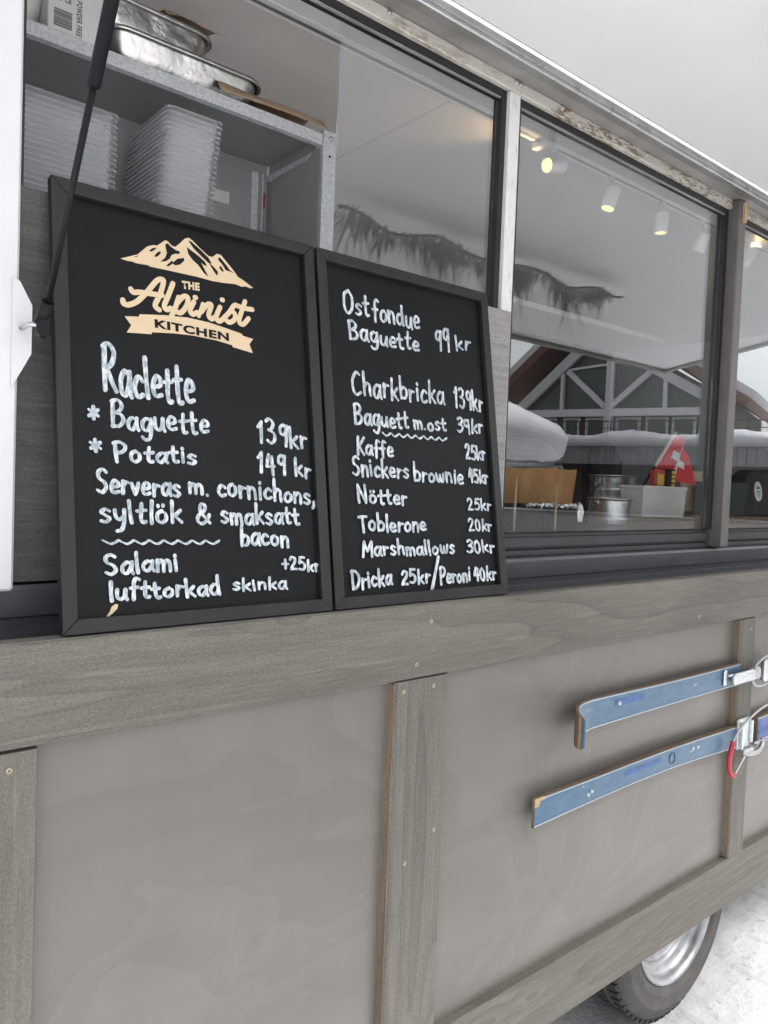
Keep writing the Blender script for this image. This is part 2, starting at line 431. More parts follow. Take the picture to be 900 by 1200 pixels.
# lettering and logo outlines, in metres on each board (from its lower left corner)
B1 = [('Raclette', 0.0589, 0.3023, 0.1836, 0.2933, 0.0553), ('Baguette', 0.0677, 0.2549, 0.2028, 0.2561, 0.0308), ('139kr', 0.2798, 0.2499, 0.3654, 0.2436, 0.0326), ('Potatis', 0.0704, 0.2118, 0.1827, 0.2136, 0.024), ('149 kr', 0.2774, 0.2051, 0.369, 0.2014, 0.0273), ('Serveras', 0.047, 0.1712, 0.1574, 0.1691, 0.0267), ('m.', 0.1693, 0.1737, 0.1998, 0.1713, 0.0254), ('cornichons,', 0.2121, 0.1718, 0.3742, 0.16, 0.0285), ('syltlök', 0.0498, 0.1343, 0.1584, 0.1339, 0.0266), ('&', 0.1791, 0.1316, 0.2006, 0.133, 0.0277), ('smaksatt', 0.2152, 0.1336, 0.3432, 0.1298, 0.026), ('bacon', 0.2436, 0.1018, 0.323, 0.0986, 0.0263), ('Salami', 0.0538, 0.0712, 0.1498, 0.0702, 0.0242), ('+25kr', 0.3099, 0.0655, 0.3757, 0.0601, 0.0173), ('lufttorkad', 0.058, 0.0384, 0.2092, 0.0359, 0.0231), ('skinka', 0.228, 0.04, 0.3155, 0.0365, 0.0175), ('*', 0.0392, 0.2624, 0.0519, 0.2624, 0.0183), ('*', 0.0402, 0.2228, 0.0539, 0.2225, 0.0172), ('~', 0.0529, 0.1072, 0.2113, 0.1036, 0.0095)]
B2 = [('Ost', 0.052, 0.4712, 0.1055, 0.4712, 0.0357), ('fondue', 0.1133, 0.4704, 0.218, 0.4683, 0.0353), ('Baguette', 0.0603, 0.4305, 0.2131, 0.4297, 0.0313), ('99', 0.2524, 0.436, 0.2889, 0.4411, 0.0392), ('kr', 0.3044, 0.4449, 0.3429, 0.452, 0.0273), ('Charkbricka', 0.0601, 0.3384, 0.2659, 0.3407, 0.0379), ('139kr', 0.2904, 0.3407, 0.3651, 0.3349, 0.0346), ('Baguett', 0.0609, 0.289, 0.1764, 0.2919, 0.0306), ('m.ost', 0.189, 0.2911, 0.2653, 0.2932, 0.0252), ('39kr', 0.2924, 0.2932, 0.3605, 0.2962, 0.0249), ('~', 0.1167, 0.2746, 0.2637, 0.2748, 0.01), ('Kaffe', 0.0619, 0.2423, 0.1384, 0.2404, 0.0276), ('25kr', 0.3109, 0.2457, 0.362, 0.247, 0.025), ('Snickers', 0.0509, 0.2076, 0.1693, 0.2051, 0.0287), ('brownie', 0.1803, 0.2033, 0.2988, 0.2009, 0.0291), ('45kr', 0.3133, 0.2044, 0.3637, 0.2027, 0.0248), ('Nötter', 0.0582, 0.1639, 0.1609, 0.1612, 0.0258), ('25kr', 0.3061, 0.155, 0.3656, 0.1539, 0.0215), ('Toblerone', 0.058, 0.1187, 0.2009, 0.1173, 0.0256), ('20kr', 0.3046, 0.1169, 0.3641, 0.117, 0.0213), ('Marshmallows', 0.06, 0.0801, 0.2642, 0.0781, 0.0242), ('30kr', 0.2947, 0.0777, 0.367, 0.0779, 0.0226), ('Dricka', 0.0365, 0.0292, 0.1174, 0.0312, 0.0276), ('25kr', 0.137, 0.0315, 0.2018, 0.0301, 0.0236), ('/', 0.2044, 0.019, 0.2238, 0.0216, 0.0531), ('Peroni', 0.2243, 0.0275, 0.2983, 0.0278, 0.026), ('40kr', 0.3071, 0.0284, 0.3663, 0.0269, 0.0226)]
SH = {'mount': [(0.0872, 0.4798), (0.1014, 0.4863), (0.1105, 0.4904), (0.124, 0.5044), (0.1321, 0.5084), (0.1387, 0.5092), (0.1499, 0.5193), (0.154, 0.5189), (0.1592, 0.514), (0.1647, 0.5134), (0.1719, 0.5205), (0.1793, 0.5287), (0.185, 0.5315), (0.1906, 0.5287), (0.2003, 0.5209), (0.2144, 0.5117), (0.2203, 0.5116), (0.228, 0.5181), (0.234, 0.5175), (0.2412, 0.5107), (0.2528, 0.4992), (0.2601, 0.4908), (0.2692, 0.487), (0.2846, 0.4792), (0.2797, 0.4777), (0.2719, 0.479), (0.2656, 0.4772), (0.2549, 0.479), (0.2366, 0.477), (0.2187, 0.4762), (0.1955, 0.4775), (0.173, 0.4776), (0.1483, 0.4777), (0.1322, 0.4775), (0.127, 0.4776), (0.1244, 0.4789), (0.1139, 0.4782), (0.1075, 0.4781), (0.1037, 0.4791), (0.096, 0.4787)], 'banner': [(0.1102, 0.4092), (0.1458, 0.4141), (0.1788, 0.4164), (0.2101, 0.4149), (0.2364, 0.411), (0.2621, 0.4067), (0.2632, 0.4041), (0.2805, 0.4017), (0.2738, 0.3931), (0.2788, 0.3806), (0.2463, 0.3849), (0.2455, 0.3875), (0.2206, 0.3907), (0.1862, 0.3922), (0.1584, 0.391), (0.1268, 0.3876), (0.1256, 0.3848), (0.0923, 0.3819), (0.0987, 0.3925), (0.0902, 0.4032), (0.1096, 0.4058)]}
CUT = [[(0.1497, 0.5131), (0.1539, 0.5162), (0.1578, 0.5123), (0.1659, 0.5088), (0.1714, 0.5082), (0.1699, 0.5044), (0.1643, 0.5036), (0.1587, 0.5005), (0.1557, 0.4945), (0.1501, 0.4898), (0.1419, 0.4875), (0.1489, 0.4943), (0.1519, 0.5016)], [(0.1264, 0.4992), (0.1319, 0.5042), (0.1381, 0.5064), (0.1345, 0.5021), (0.1298, 0.4984)], [(0.137, 0.4982), (0.1411, 0.5018), (0.1438, 0.5011), (0.1409, 0.4965), (0.1368, 0.4929), (0.1333, 0.4927)], [(0.1499, 0.4834), (0.1584, 0.4924), (0.1611, 0.4911), (0.1668, 0.497), (0.1767, 0.5005), (0.1771, 0.4966), (0.1707, 0.4898), (0.1637, 0.4869), (0.1596, 0.4887), (0.1539, 0.4835)], [(0.184, 0.5271), (0.1891, 0.5264), (0.203, 0.5174), (0.2143, 0.5089), (0.219, 0.5011), (0.214, 0.5011), (0.2027, 0.5091), (0.1916, 0.5175)], [(0.1816, 0.5173), (0.1885, 0.5135), (0.1983, 0.5086), (0.2082, 0.502), (0.2114, 0.4959), (0.2065, 0.4967), (0.2023, 0.4994), (0.209, 0.4879), (0.213, 0.4805), (0.206, 0.4851), (0.1977, 0.4948), (0.1894, 0.5006), (0.1832, 0.5079)], [(0.214, 0.5019), (0.2212, 0.498), (0.2283, 0.4912), (0.2265, 0.4852), (0.2217, 0.4906)], [(0.2287, 0.5127), (0.2329, 0.5131), (0.2424, 0.5039), (0.2473, 0.498), (0.2547, 0.4948), (0.2472, 0.496), (0.2405, 0.4965), (0.2354, 0.5038), (0.2303, 0.5083)], [(0.2332, 0.5014), (0.238, 0.494), (0.2343, 0.4933), (0.2301, 0.4985)], [(0.1052, 0.4858), (0.1117, 0.4896), (0.109, 0.4864)]]
STR = [[(0.0998, 0.4413), (0.103, 0.4376), (0.1113, 0.4392), (0.1256, 0.4401), (0.1431, 0.4409)], [(0.0887, 0.4244), (0.0895, 0.42), (0.0966, 0.4196), (0.1082, 0.4265), (0.1217, 0.4415), (0.1355, 0.4593), (0.1429, 0.4632), (0.1454, 0.4597), (0.1396, 0.441), (0.1324, 0.4253), (0.138, 0.4201)], [(0.159, 0.4606), (0.1509, 0.4405), (0.1455, 0.4277), (0.1483, 0.4222), (0.1544, 0.4253)], [(0.1666, 0.4427), (0.1613, 0.4279), (0.1544, 0.4127)], [(0.1634, 0.4336), (0.173, 0.4447), (0.18, 0.4447), (0.1781, 0.4336), (0.1693, 0.4219), (0.161, 0.422)], [(0.1888, 0.4404), (0.1829, 0.4278), (0.1861, 0.4224), (0.1933, 0.4261)], [(0.1908, 0.4472), (0.192, 0.4472)], [(0.2025, 0.4402), (0.1954, 0.4213)], [(0.1991, 0.4279), (0.2089, 0.44), (0.2153, 0.4404), (0.2106, 0.4259), (0.2147, 0.4206), (0.2213, 0.425)], [(0.2289, 0.4401), (0.2222, 0.4246), (0.2264, 0.4193), (0.2347, 0.4251)], [(0.2324, 0.4515), (0.2336, 0.4514)], [(0.2347, 0.4259), (0.243, 0.4348), (0.2502, 0.445), (0.254, 0.4479)], [(0.2502, 0.445), (0.2474, 0.4392), (0.2526, 0.4332), (0.2504, 0.425), (0.2423, 0.4203), (0.2364, 0.4237)], [(0.2698, 0.4559), (0.2602, 0.4317), (0.2589, 0.423), (0.265, 0.4212), (0.2742, 0.4312)], [(0.2549, 0.4475), (0.2671, 0.4455), (0.2812, 0.4458)]]
THE = [(0.1721, 0.456), (0.1984, 0.4579), (0.1725, 0.4673)]
KIT = [(0.1307, 0.3944), (0.2409, 0.3924), (0.1312, 0.4064)]
CHIP = [(0.055, 0.0188), (0.0592, 0.0244), (0.0617, 0.0302), (0.0667, 0.033), (0.0698, 0.0316), (0.0685, 0.0269), (0.0623, 0.0214), (0.0574, 0.0179)]

# ------------------------------------------------------------------ the setting
g = MB(); n = 60
gs = [[g.bm.verts.new((-300 + 600 * i / n, -300 + 600 * j / n, 0)) for j in range(n + 1)] for i in range(n + 1)]
for i in range(n):
    for j in range(n): g.bm.faces.new((gs[i][j], gs[i + 1][j], gs[i + 1][j + 1], gs[i][j + 1]))
struct(obj('ground', g, 'ground'))
# dark ground strip, added so the glass mirrors less bright snow
mb = MB(); d_, n_ = Vector((.302, .953, 0)), Vector((-.953, .302, 0)); c_ = Vector((45.9, -28.6, .006))
mb.bm.faces.new([mb.bm.verts.new(c_ + d_ * a + n_ * b) for a, b in ((-60, 4.5), (60, 4.5), (60, 45), (-60, 45))]); struct(obj('added_dark_ground', mb, 'added_dark_ground'))

# snow-laden parasol across the lane (seen mirrored in the glass)
PA = thing('parasol', 'round parasol under a thick cap of snow, mirrored in the left of the window glass', 'parasol', (3.62, -4.42, 0))
mb = MB(); mb.lathe([(.02, 2.86), (1.0, 2.40), (2.14, 1.80), (2.15, 1.68), (2.14, 1.68), (2.13, 1.78), (1.0, 2.37), (.02, 2.82)], (3.62, -4.42, 0), 'Z', 48); obj('canopy', mb, 'ch_side', PA)
mb = MB(); rnd = random.Random(3); rings = []
for i in range(64):
    a = 2 * math.pi * i / 64; ring = []
    for (r_, z_) in ((2.16, 1.69), (2.21, 1.74), (2.23, 1.86), (2.17, 1.955), (1.9, 2.08), (1.3, 2.36), (.7, 2.64), (.25, 2.85), (.02, 2.92)):
        j = .02 * math.sin(5 * a + r_ * 2) + .012 * rnd.uniform(-1, 1)
        ring.append(mb.bm.verts.new((3.62 + (r_ + j * (r_ > 2)) * math.cos(a), -4.42 + (r_ + j * (r_ > 2)) * math.sin(a), z_ + j * (r_ < 2.3))))
    rings.append(ring)
for i in range(64):
    for j in range(8): mb.bm.faces.new((rings[i][j], rings[(i + 1) % 64][j], rings[(i + 1) % 64][j + 1], rings[i][j + 1])).smooth = True
obj('snow_cap', mb, 'snow', PA)
obj('pole', MB().tube([(3.62, -4.42, 0), (3.62, -4.42, 2.85)], .03, 12), 'ch_dark', PA)
obj('base', B(3.32, 3.92, -4.72, -4.12, 0.0, .09, .02), 'ch_dark', PA)

# ------------------------------------------------------------------ the food trailer
T = thing('food_trailer', 'grey wooden-clad food trailer with a raised white serving hatch and sliding windows', 'food trailer', (1.9, 1.0, 0))
XL, XR = -1.0, 4.5
Z_BT, Z_BB = 1.2827, 1.1598           # counter-height board
Z_LT, Z_LB = .5232, .3972             # bottom board
YF = -.080                           # timber face
PB = YF + .0205                         # plywood sits this far behind the timber face
screwspots = {}
def screw(parent, x, z, y=-.080):
    mb = MB(); mb.lathe([(.0002, .0015), (.0014, .0012), (.0016, -.0008), (.0032, -.0011), (.0038, -.0004), (.0038, .002)], (x, y, z), 'Y', 12)
    return obj('screw', mb, 'screw', parent)
def timber(name, x0, x1, z0, z1, matn, y0=-.080, y1=-.054, segs=0, seed=0):
    """sawn board: bevelled and very slightly uneven along its length"""
    mb = MB(); rnd = random.Random(seed); hor = (x1 - x0) > (z1 - z0)
    L = (x1 - x0) if hor else (z1 - z0); k = max(2, int(L / .12)); rings = []
    for i in range(k + 1):
        p = i / k; j = lambda: rnd.uniform(-.0009, .0009)
        if hor:
            x = x0 + (x1 - x0) * p
            pr = [(x, y0 + .003, z0 + j()), (x, y0, z0 + .003 + j()), (x, y0, z1 - .003 + j()), (x, y0 + .003, z1 + j()), (x, y1, z1), (x, y1, z0)]
        else:
            z = z0 + (z1 - z0) * p
            pr = [(x0 + j(), y0 + .003, z), (x0 + .003 + j(), y0, z), (x1 - .003 + j(), y0, z), (x1 + j(), y0 + .003, z), (x1, y1, z), (x0, y1, z)]
        rings.append([mb.bm.verts.new(q) for q in pr])
    for a, b in zip(rings, rings[1:]):
        for q in range(6): mb.bm.faces.new((a[q], a[(q + 1) % 6], b[(q + 1) % 6], b[q]))
    mb.bm.faces.new(rings[0]); mb.bm.faces.new(rings[-1][::-1])
    return obj(name, mb, matn, T)
top = timber('counter_board', XL, XR, Z_BB, Z_BT, 'beam', seed=1)
bot = timber('skirting_board', XL, XR, Z_LB, Z_LT, 'beam', seed=2)
ups = []
for i, (a, b) in enumerate(((-.95, -.83), (.1444, .264), (.8078, .9274), (1.993, 2.0737), (3.15, 3.27), (4.37, 4.497))):
    ups.append(timber('upright_board', a, b, Z_LT + .0015, Z_BB - .0022, 'upright', seed=10 + i))
obj('bare_edge', B(.8064, .8081, -.0772, -.0562, Z_LT + .004, Z_BB - .006), 'rawedge', ups[2]); obj('bare_edge', B(1.9917, 1.9932, -.0772, -.0562, Z_LT + .004, Z_BB - .006), 'rawedge', ups[3])
for x, z, p in ((.880, 1.252, top), (.851, 1.183, top), (1.77, 1.186, top), (2.26, 1.195, top)): screw(p, x, z)
for x, z in ((.825, 1.141), (.892, 1.142), (.906, .892), (.842, .852)): screw(ups[2], x, z)
screw(ups[1], .232, 1.138); screw(ups[3], 2.047, 1.13)
for x in (2.5, 3.1): screw(bot, x, .487)
for a, b in ((XL, -.95), (-.83, .1444), (.264, .8078), (.9274, 1.993), (2.0737, 3.15), (3.27, 4.37)):
    obj('plywood_panel', B(a - .02, b + .02, PB + .0005, PB + .010, Z_LT - .02, Z_BB + .02), 'panel', T)
obj('skirt_backing', B(XL, XR, .012, .024, .46, 1.222), 'inwall', T)
# dark sill rail behind the counter board
mb = MB(); prof = [(.0285, 1.225), (.0285, 1.276), (.037, 1.279), (.036, 1.290), (.030, 1.293), (.027, 1.327), (.029, 1.333), (.060, 1.336), (.060, 1.225)]
mb.prism(prof, lambda p: (XL, p[0], p[1]), lambda p: (XR, p[0], p[1]))
obj('sill_rail', mb, 'darkrail', T)
obj('counter_ledge', B(XL, XR, -.0535, .0280, 1.248, 1.262), 'darkrail2', T)
mb = MB(); prof = [(.050, 1.3365), (.050, 1.347), (.056, 1.350), (.056, 1.352), (.046, 1.3545), (.046, 1.374), (.054, 1.377), (.054, 1.381), (.049, 1.386), (.070, 1.386), (.070, 1.3365)]
mb.prism(prof, lambda p: (1.172, p[0], p[1]), lambda p: (2.043, p[0], p[1])); mb.prism(prof, lambda p: (2.082, p[0], p[1]), lambda p: (3.9, p[0], p[1]))
mb.prism(prof, lambda p: (.252, p[0], p[1]), lambda p: (1.140, p[0], p[1]))
obj('window_track', mb, 'darkrail2', T)
# white left jamb and wall
lw_ = obj('jamb', B(.10, .252, -.004, .050, 1.331, 2.262, .003), 'white', T)
obj('outer_wall', B(XL, .0995, .022, .06, 1.337, 2.285), 'white', T)
obj('outer_wall', B(3.9, XR, .022, .06, 1.337, 2.285), 'white', T)
poly = [(.244, 1.575), (.256, 1.598), (.2660, 1.618), (.2660, 1.676), (.252, 1.702), (.244, 1.707)]
mb = MB(); mb.prism(poly, lambda p: (p[0], -.0075, p[1]), lambda p: (p[0], -.0045, p[1]))
obj('strut_bracket', mb, 'white', lw_)
# window openings: black seals, glass
def seal(x0, x1, z0, z1, y0=.040, y1=.062, w=.013):
    mb = MB(); mb.box(x0, x0 + w, y0, y1, z0, z1); mb.box(x1 - w, x1, y0, y1, z0, z1); mb.box(x0 + w, x1 - w, y0, y1, z1 - w, z1); return mb
def lips(x0, x1, z0, z1):
    mb = MB(); mb.box(x0 + .0135, x1 - .0135, .0425, .0475, z1 - .0165, z1 - .0135); return mb
for i, (x0, x1) in enumerate(((.2525, 1.141), (1.172, 2.042), (2.083, 3.9))):
    f = obj('window', seal(x0, x1, 1.3865, 2.2505), 'seal', T)
    obj('glazing_bead', lips(x0, x1, 1.3865, 2.2505), 'gutter', f)
    if i == 0: obj('pane', B(.748, 1.127, .0515, .0555, 1.389, 2.2360), 'glass', f)
    else: obj('pane', B(x0 + .0135, x1 - .0135, .0515, .0555, 1.3865, 2.2365), 'glass', f)
obj('window_mullion', B(1.1415, 1.1715, .030, .075, 1.337, 2.2500, .002), 'chip', T)
ps = obj('support_post', B(2.0435, 2.0815, .010, .075, 1.3375, 2.272, .003), 'post', T)
mb = MB(); mb.prism([(0, 0), (.013, 0), (.015, .050), (-.002, .050)], lambda p: (2.060 + p[0], .0035, 2.215 + p[1]), lambda p: (2.060 + p[0], .0096, 2.215 + p[1]))
obj('wedge', mb, 'rawwood', ps)
# head: weathered strip, soffit, gutter
mb = MB(); mb.box(XL, 2.043, .030, .062, 2.2510, 2.2752, .002); mb.box(2.082, XR, .030, .062, 2.2510, 2.2752, .002)
for zz in (2.2565, 2.2620): mb.box(2.083, XR, .0285, .030, zz, zz + .0022)
obj('head_strip', mb, 'cream', T)
for x in (.5, .83, 1.155, 1.168, 1.30, 1.62, 1.86, 2.4):
    m2 = MB(); m2.lathe([(.0003, -.004), (.004, -.003), (.005, .001)], (x, .029, 2.268), 'Y', 10); obj('rivet', m2, 'gutter', T)
mb = MB(); mb.prism([(.066, 2.2755), (.0, 2.2735), (-.026, 2.2655), (-.0315, 2.2655), (-.0315, 2.2885), (-.030, 2.2905), (.066, 2.2905)], lambda p: (XL, p[0], p[1]), lambda p: (XR, p[0], p[1]))
gt = obj('gutter', mb, 'gutter', T)
obj('gutter_lip', MB().tube([(XL, -.031, 2.2670), (XR, -.031, 2.2670)], .0026, 8), 'bright', gt)
obj('gutter_lip', B(XL, XR, -.0335, -.0318, 2.2745, 2.2765), 'bright', gt)
# roof, ends, back, floor, ceiling
obj('roof', B(XL - .03, XR + .03, -.028, 2.12, 2.425, 2.46, .01), 'white', T)
obj('outer_wall', B(XL, XR, -.005, .03, 2.2915, 2.4245), 'white', T)
for q in ((.0605, .70, .45, 2.4245), (1.75, 2.06, .45, 2.4245), (.7005, 1.7495, 2.28, 2.4245)): obj('outer_wall', B(XL, XL + .04, q[0], q[1], q[2], q[3]), 'white', T)
dr = obj('added_door', B(XL - .04, XL - .003, 1.752, 2.055, .5, 2.28, .004).box(XL - .80, XL - .041, 1.76, 1.795, .5, 2.28, .004), 'white', T); obj('handle', MB().tube([(XL - .72, 1.755, 1.35), (XL - .72, 1.72, 1.35), (XL - .60, 1.72, 1.35)], .009, 8), 'steel', dr)  # unseen open doorway, added to let outside light onto the ceiling
obj('outer_wall', B(XR - .04, XR, .0605, 2.06, .45, 2.4245), 'white', T)
for q in ((.70, XR, .45, 2.4245), (XL, .6995, .45, .95), (XL, .6995, 2.27, 2.4245)): obj('outer_wall', B(q[0], q[1], 2.0605, 2.10, q[2], q[3]), 'white', T)
rw_ = obj('added_rear_window', MB().box(-.94, -.90, 2.045, 2.105, .952, 2.268).box(.655, .699, 2.045, 2.105, .952, 2.268).box(-.8995, .6545, 2.045, 2.105, .952, .99).box(-.8995, .6545, 2.045, 2.105, 2.23, 2.268), 'white', T)  # unseen window, added so daylight from behind brightens the ceiling
obj('pane', B(-.8995, .6545, 2.07, 2.074, .991, 2.229), 'glass', rw_)
obj('ceiling', B(XL + .0405, XR - .0405, .064, 2.06, 2.400, 2.420), 'ceil', T)
obj('ceiling_seam', B(1.30, 1.3016, .07, 1.95, 2.3994, 2.4000), 'gutter', T)
for q in ((.70, XR - .041, .52, 2.3995), (XL + .041, .6995, .52, .95), (XL + .041, .6995, 2.27, 2.3995)): obj('back_wall', B(q[0], q[1], 2.02, 2.044, q[2], q[3]), 'inwall', T)
obj('floor', B(XL + .02, XR - .02, .046, 2.06, .44, .50), 'floor', T)
obj('inner_counter', B(.30, 3.85, .0715, .56, 1.335, 1.372), 'inwall', T)
obj('counter_front', B(.30, 3.85, .53, .56, .505, 1.3345), 'backwood', T)
bc = obj('back_counter', B(.9, 3.9, 1.45, 2.015, .51, 1.40), 'backwood', T)
obj('back_shelf', B(1.2, 3.9, 1.70, 2.015, 1.655, 1.68), 'backwood', T)
# wood-look board covering the lower half of the first opening
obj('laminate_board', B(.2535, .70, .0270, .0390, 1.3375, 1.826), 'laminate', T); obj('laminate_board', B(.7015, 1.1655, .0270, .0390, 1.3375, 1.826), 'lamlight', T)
# hatch, hinged along the gutter and held up by gas struts
HY0, HZ0, HY1, HZ1 = -.036, 2.2945, -1.085, 2.125
def hp(y, dz=0.0):  # point on the underside
    f = (y - HY0) / (HY1 - HY0); return HZ0 + (HZ1 - HZ0) * f + dz
HX0, HX1 = .20, 3.72
mb = MB(); mb.prism([(HY0, HZ0), (HY1, HZ1), (HY1, HZ1 + .030), (HY0, HZ0 + .030)], lambda p: (HX0, p[0], p[1]), lambda p: (HX1, p[0], p[1]))
ht = obj('serving_hatch', mb, 'hatchwhite', T)
mb = MB()
for y in (HY1 + .004,): mb.tube([(HX0, y, hp(y, -.010)), (HX1, y, hp(y, -.010))], .010, 8)
mb.tube([(HX1 - .012, HY0 - .05, hp(HY0 - .05, -.010)), (HX1 - .012, HY1, hp(HY1, -.010))], .010, 8)
obj('hatch_rim', mb, 'gutter', ht)
mb = MB(); mb.tube([(HX0, HY0 + .002, HZ0 + .004), (HX1, HY0 + .002, HZ0 + .004)], .0035, 8); obj('hinge', mb, 'bright', ht)
def strut(x):
    a = Vector((x, -.046, 1.648)); b = Vector((x - .002, -.205, 1.862)); d = (b - a).normalized()
    e = a + d * ((2.2145 - a.z) / d.z); e.z = hp(e.y, -.012)
    s_ = obj('gas_strut', MB().tube([a, b + d * .02], .0037, 12), 'black', T)
    obj('sleeve', MB().tube([b, b + d * .004, e - d * .03, e], .0068, 14, rs=[.0060, .0069, .0069, .0069]), 'blackblue', s_)
    mb = MB(); mb.box(x - .008, x + .008, -.056, -.034, 1.634, 1.660, .004); mb.tube([(x - .003, -.045, 1.65), a + d * .03], .0072, 10)
    obj('end_socket', mb, 'black', s_)
    mb = MB(); mb.tube([(x + .004, -.045, 1.647), (x - .014, -.045, 1.647), (x - .014, -.006, 1.647)], .0030, 8)
    obj('ball_stud', mb, 'bright', s_)
    mb = MB(); mb.tube([e + d * .01 - Vector((.012, 0, 0)), e + d * .01 + Vector((.012, 0, 0))], .008, 8); obj('end_socket', mb, 'black', s_)
strut(.268); strut(3.66)
# chassis and wheel
obj('chassis', B(-.6, 4.2, .30, .38, .33, .4395), 'gutter', T); obj('chassis', B(-.6, 4.2, 1.70, 1.78, .33, .4395), 'gutter', T)
obj('axle', MB().tube([(2.03, .14, .298), (2.03, 1.95, .298)], .03, 12), 'gutter', T)
WC = Vector((2.030, .062, .298)); WR = .2985; RR = .193
w = obj('wheel', MB().lathe([(.06, .04), (.06, .15)], WC, 'Y', 24), 'gutter', T)
# tyre: sidewall, shoulder, tread
mb = MB(); rim0 = RR + .002
pf = [(rim0 - .004, .020), (rim0 + .006, .006), (rim0 + .022, .000), (rim0 + .026, -.0015), (rim0 + .030, .000), (rim0 + .058, .000), (rim0 + .060, -.0012), (rim0 + .064, .001), (WR - .022, .008), (WR - .008, .018), (WR - .004, .026), (WR - .001, .045)]
for q in (.060, .085, .110, .135): pf += [(WR, q), (WR, q + .011), (WR - .008, q + .013), (WR - .008, q + .018), (WR, q + .020)]
pf += [(WR - .001, .175), (WR - .008, .200), (WR - .03, .208), (rim0, .19)]
mb.lathe(pf, WC, 'Y', 96)
ty = obj('tyre', mb, 'tyre', w)
mb = MB()
for k in range(64):
    a = 2 * math.pi * k / 64; ca, sa = math.cos(a), math.sin(a)
    for (y0, y1, tw) in ((.020, .052, .30), (.075, .086, .0), (.10, .111, 0), (.158, .19, -.3)):
        t = bmesh.new(); hw = .0095
        for (r_, yy, ww) in ((WR - .010, y0 - .004, 0), (WR + .0025, y0, 0), (WR + .0025, y1, tw), (WR - .010, y1 + .002, tw)):
            for sgn in (-1, 1):
                off = sgn * hw + ww * .02
                t.verts.new((WC.x + r_ * ca - off * sa, WC.y + yy, WC.z + r_ * sa + off * ca))
        v = t.verts; v.ensure_lookup_table()
        for q in ((0, 1, 3, 2), (2, 3, 5, 4), (4, 5, 7, 6), (0, 2, 4, 6), (1, 7, 5, 3)):
            t.faces.new([v[i] for i in q])
        mb.merge(t)
obj('tread', mb, 'treadblock', ty)
mb = MB()
pr = [(RR + .002, .016), (RR + .004, .006), (RR - .001, .002), (RR - .008, .006), (RR - .012, .020), (RR - .016, .034), (RR - .030, .040), (RR - .036, .044), (RR - .040, .052), (RR - .046, .060), (RR - .060, .062)]
mb.lathe(pr, WC, 'Y', 96)
# wheel disc with oval hand holes
r0, r1, r2, r3 = RR - .060, RR - .066, RR - .092, .034
def P(r, a, y): return (WC.x + r * math.cos(a), WC.y + y, WC.z + r * math.sin(a))
mb.lathe([(RR - .060, .062), (RR - .066, .054)], WC, 'Y', 96)
nA = 96
for k in range(nA):
    hole = (k % 12) in (0, 1, 2, 3)
    a0, a1 = 2 * math.pi * k / nA, 2 * math.pi * (k + 1) / nA
    for ra, ya, rb, yb, mid in ((r1, .054, r1 - .004, .046, False), (r1 - .004, .046, r2 + .003, .030, True), (r2 + .003, .030, r2, .028, False), (r2, .028, .075, .024, False), (.075, .024, .06, .012, False), (.06, .012, r3, .010, False), (r3, .010, r3 - .002, -.002, False), (r3 - .002, -.002, .001, -.006, False)):
        if mid and hole: continue
        vs = [mb.bm.verts.new(q) for q in (P(ra, a0, ya), P(ra, a1, ya), P(rb, a1, yb), P(rb, a0, yb))]
        mb.bm.faces.new(vs).smooth = True
bmesh.ops.remove_doubles(mb.bm, verts=mb.bm.verts, dist=.0002)
rm = obj('rim', mb, 'steel', w)
mb = MB(); mb.lathe([(.01, .10), (RR - .055, .10), (RR - .055, .14), (.01, .14)], WC, 'Y', 40); obj('brake_drum', mb, 'black', w)
for k in range(5):
    a = 2 * math.pi * k / 5 + .3
    obj('wheel_nut', MB().lathe([(.0005, -.004), (.008, -.002), (.0095, .016)], P(.050, a, 0.0), 'Y', 6, smooth=False), 'gutter', rm)

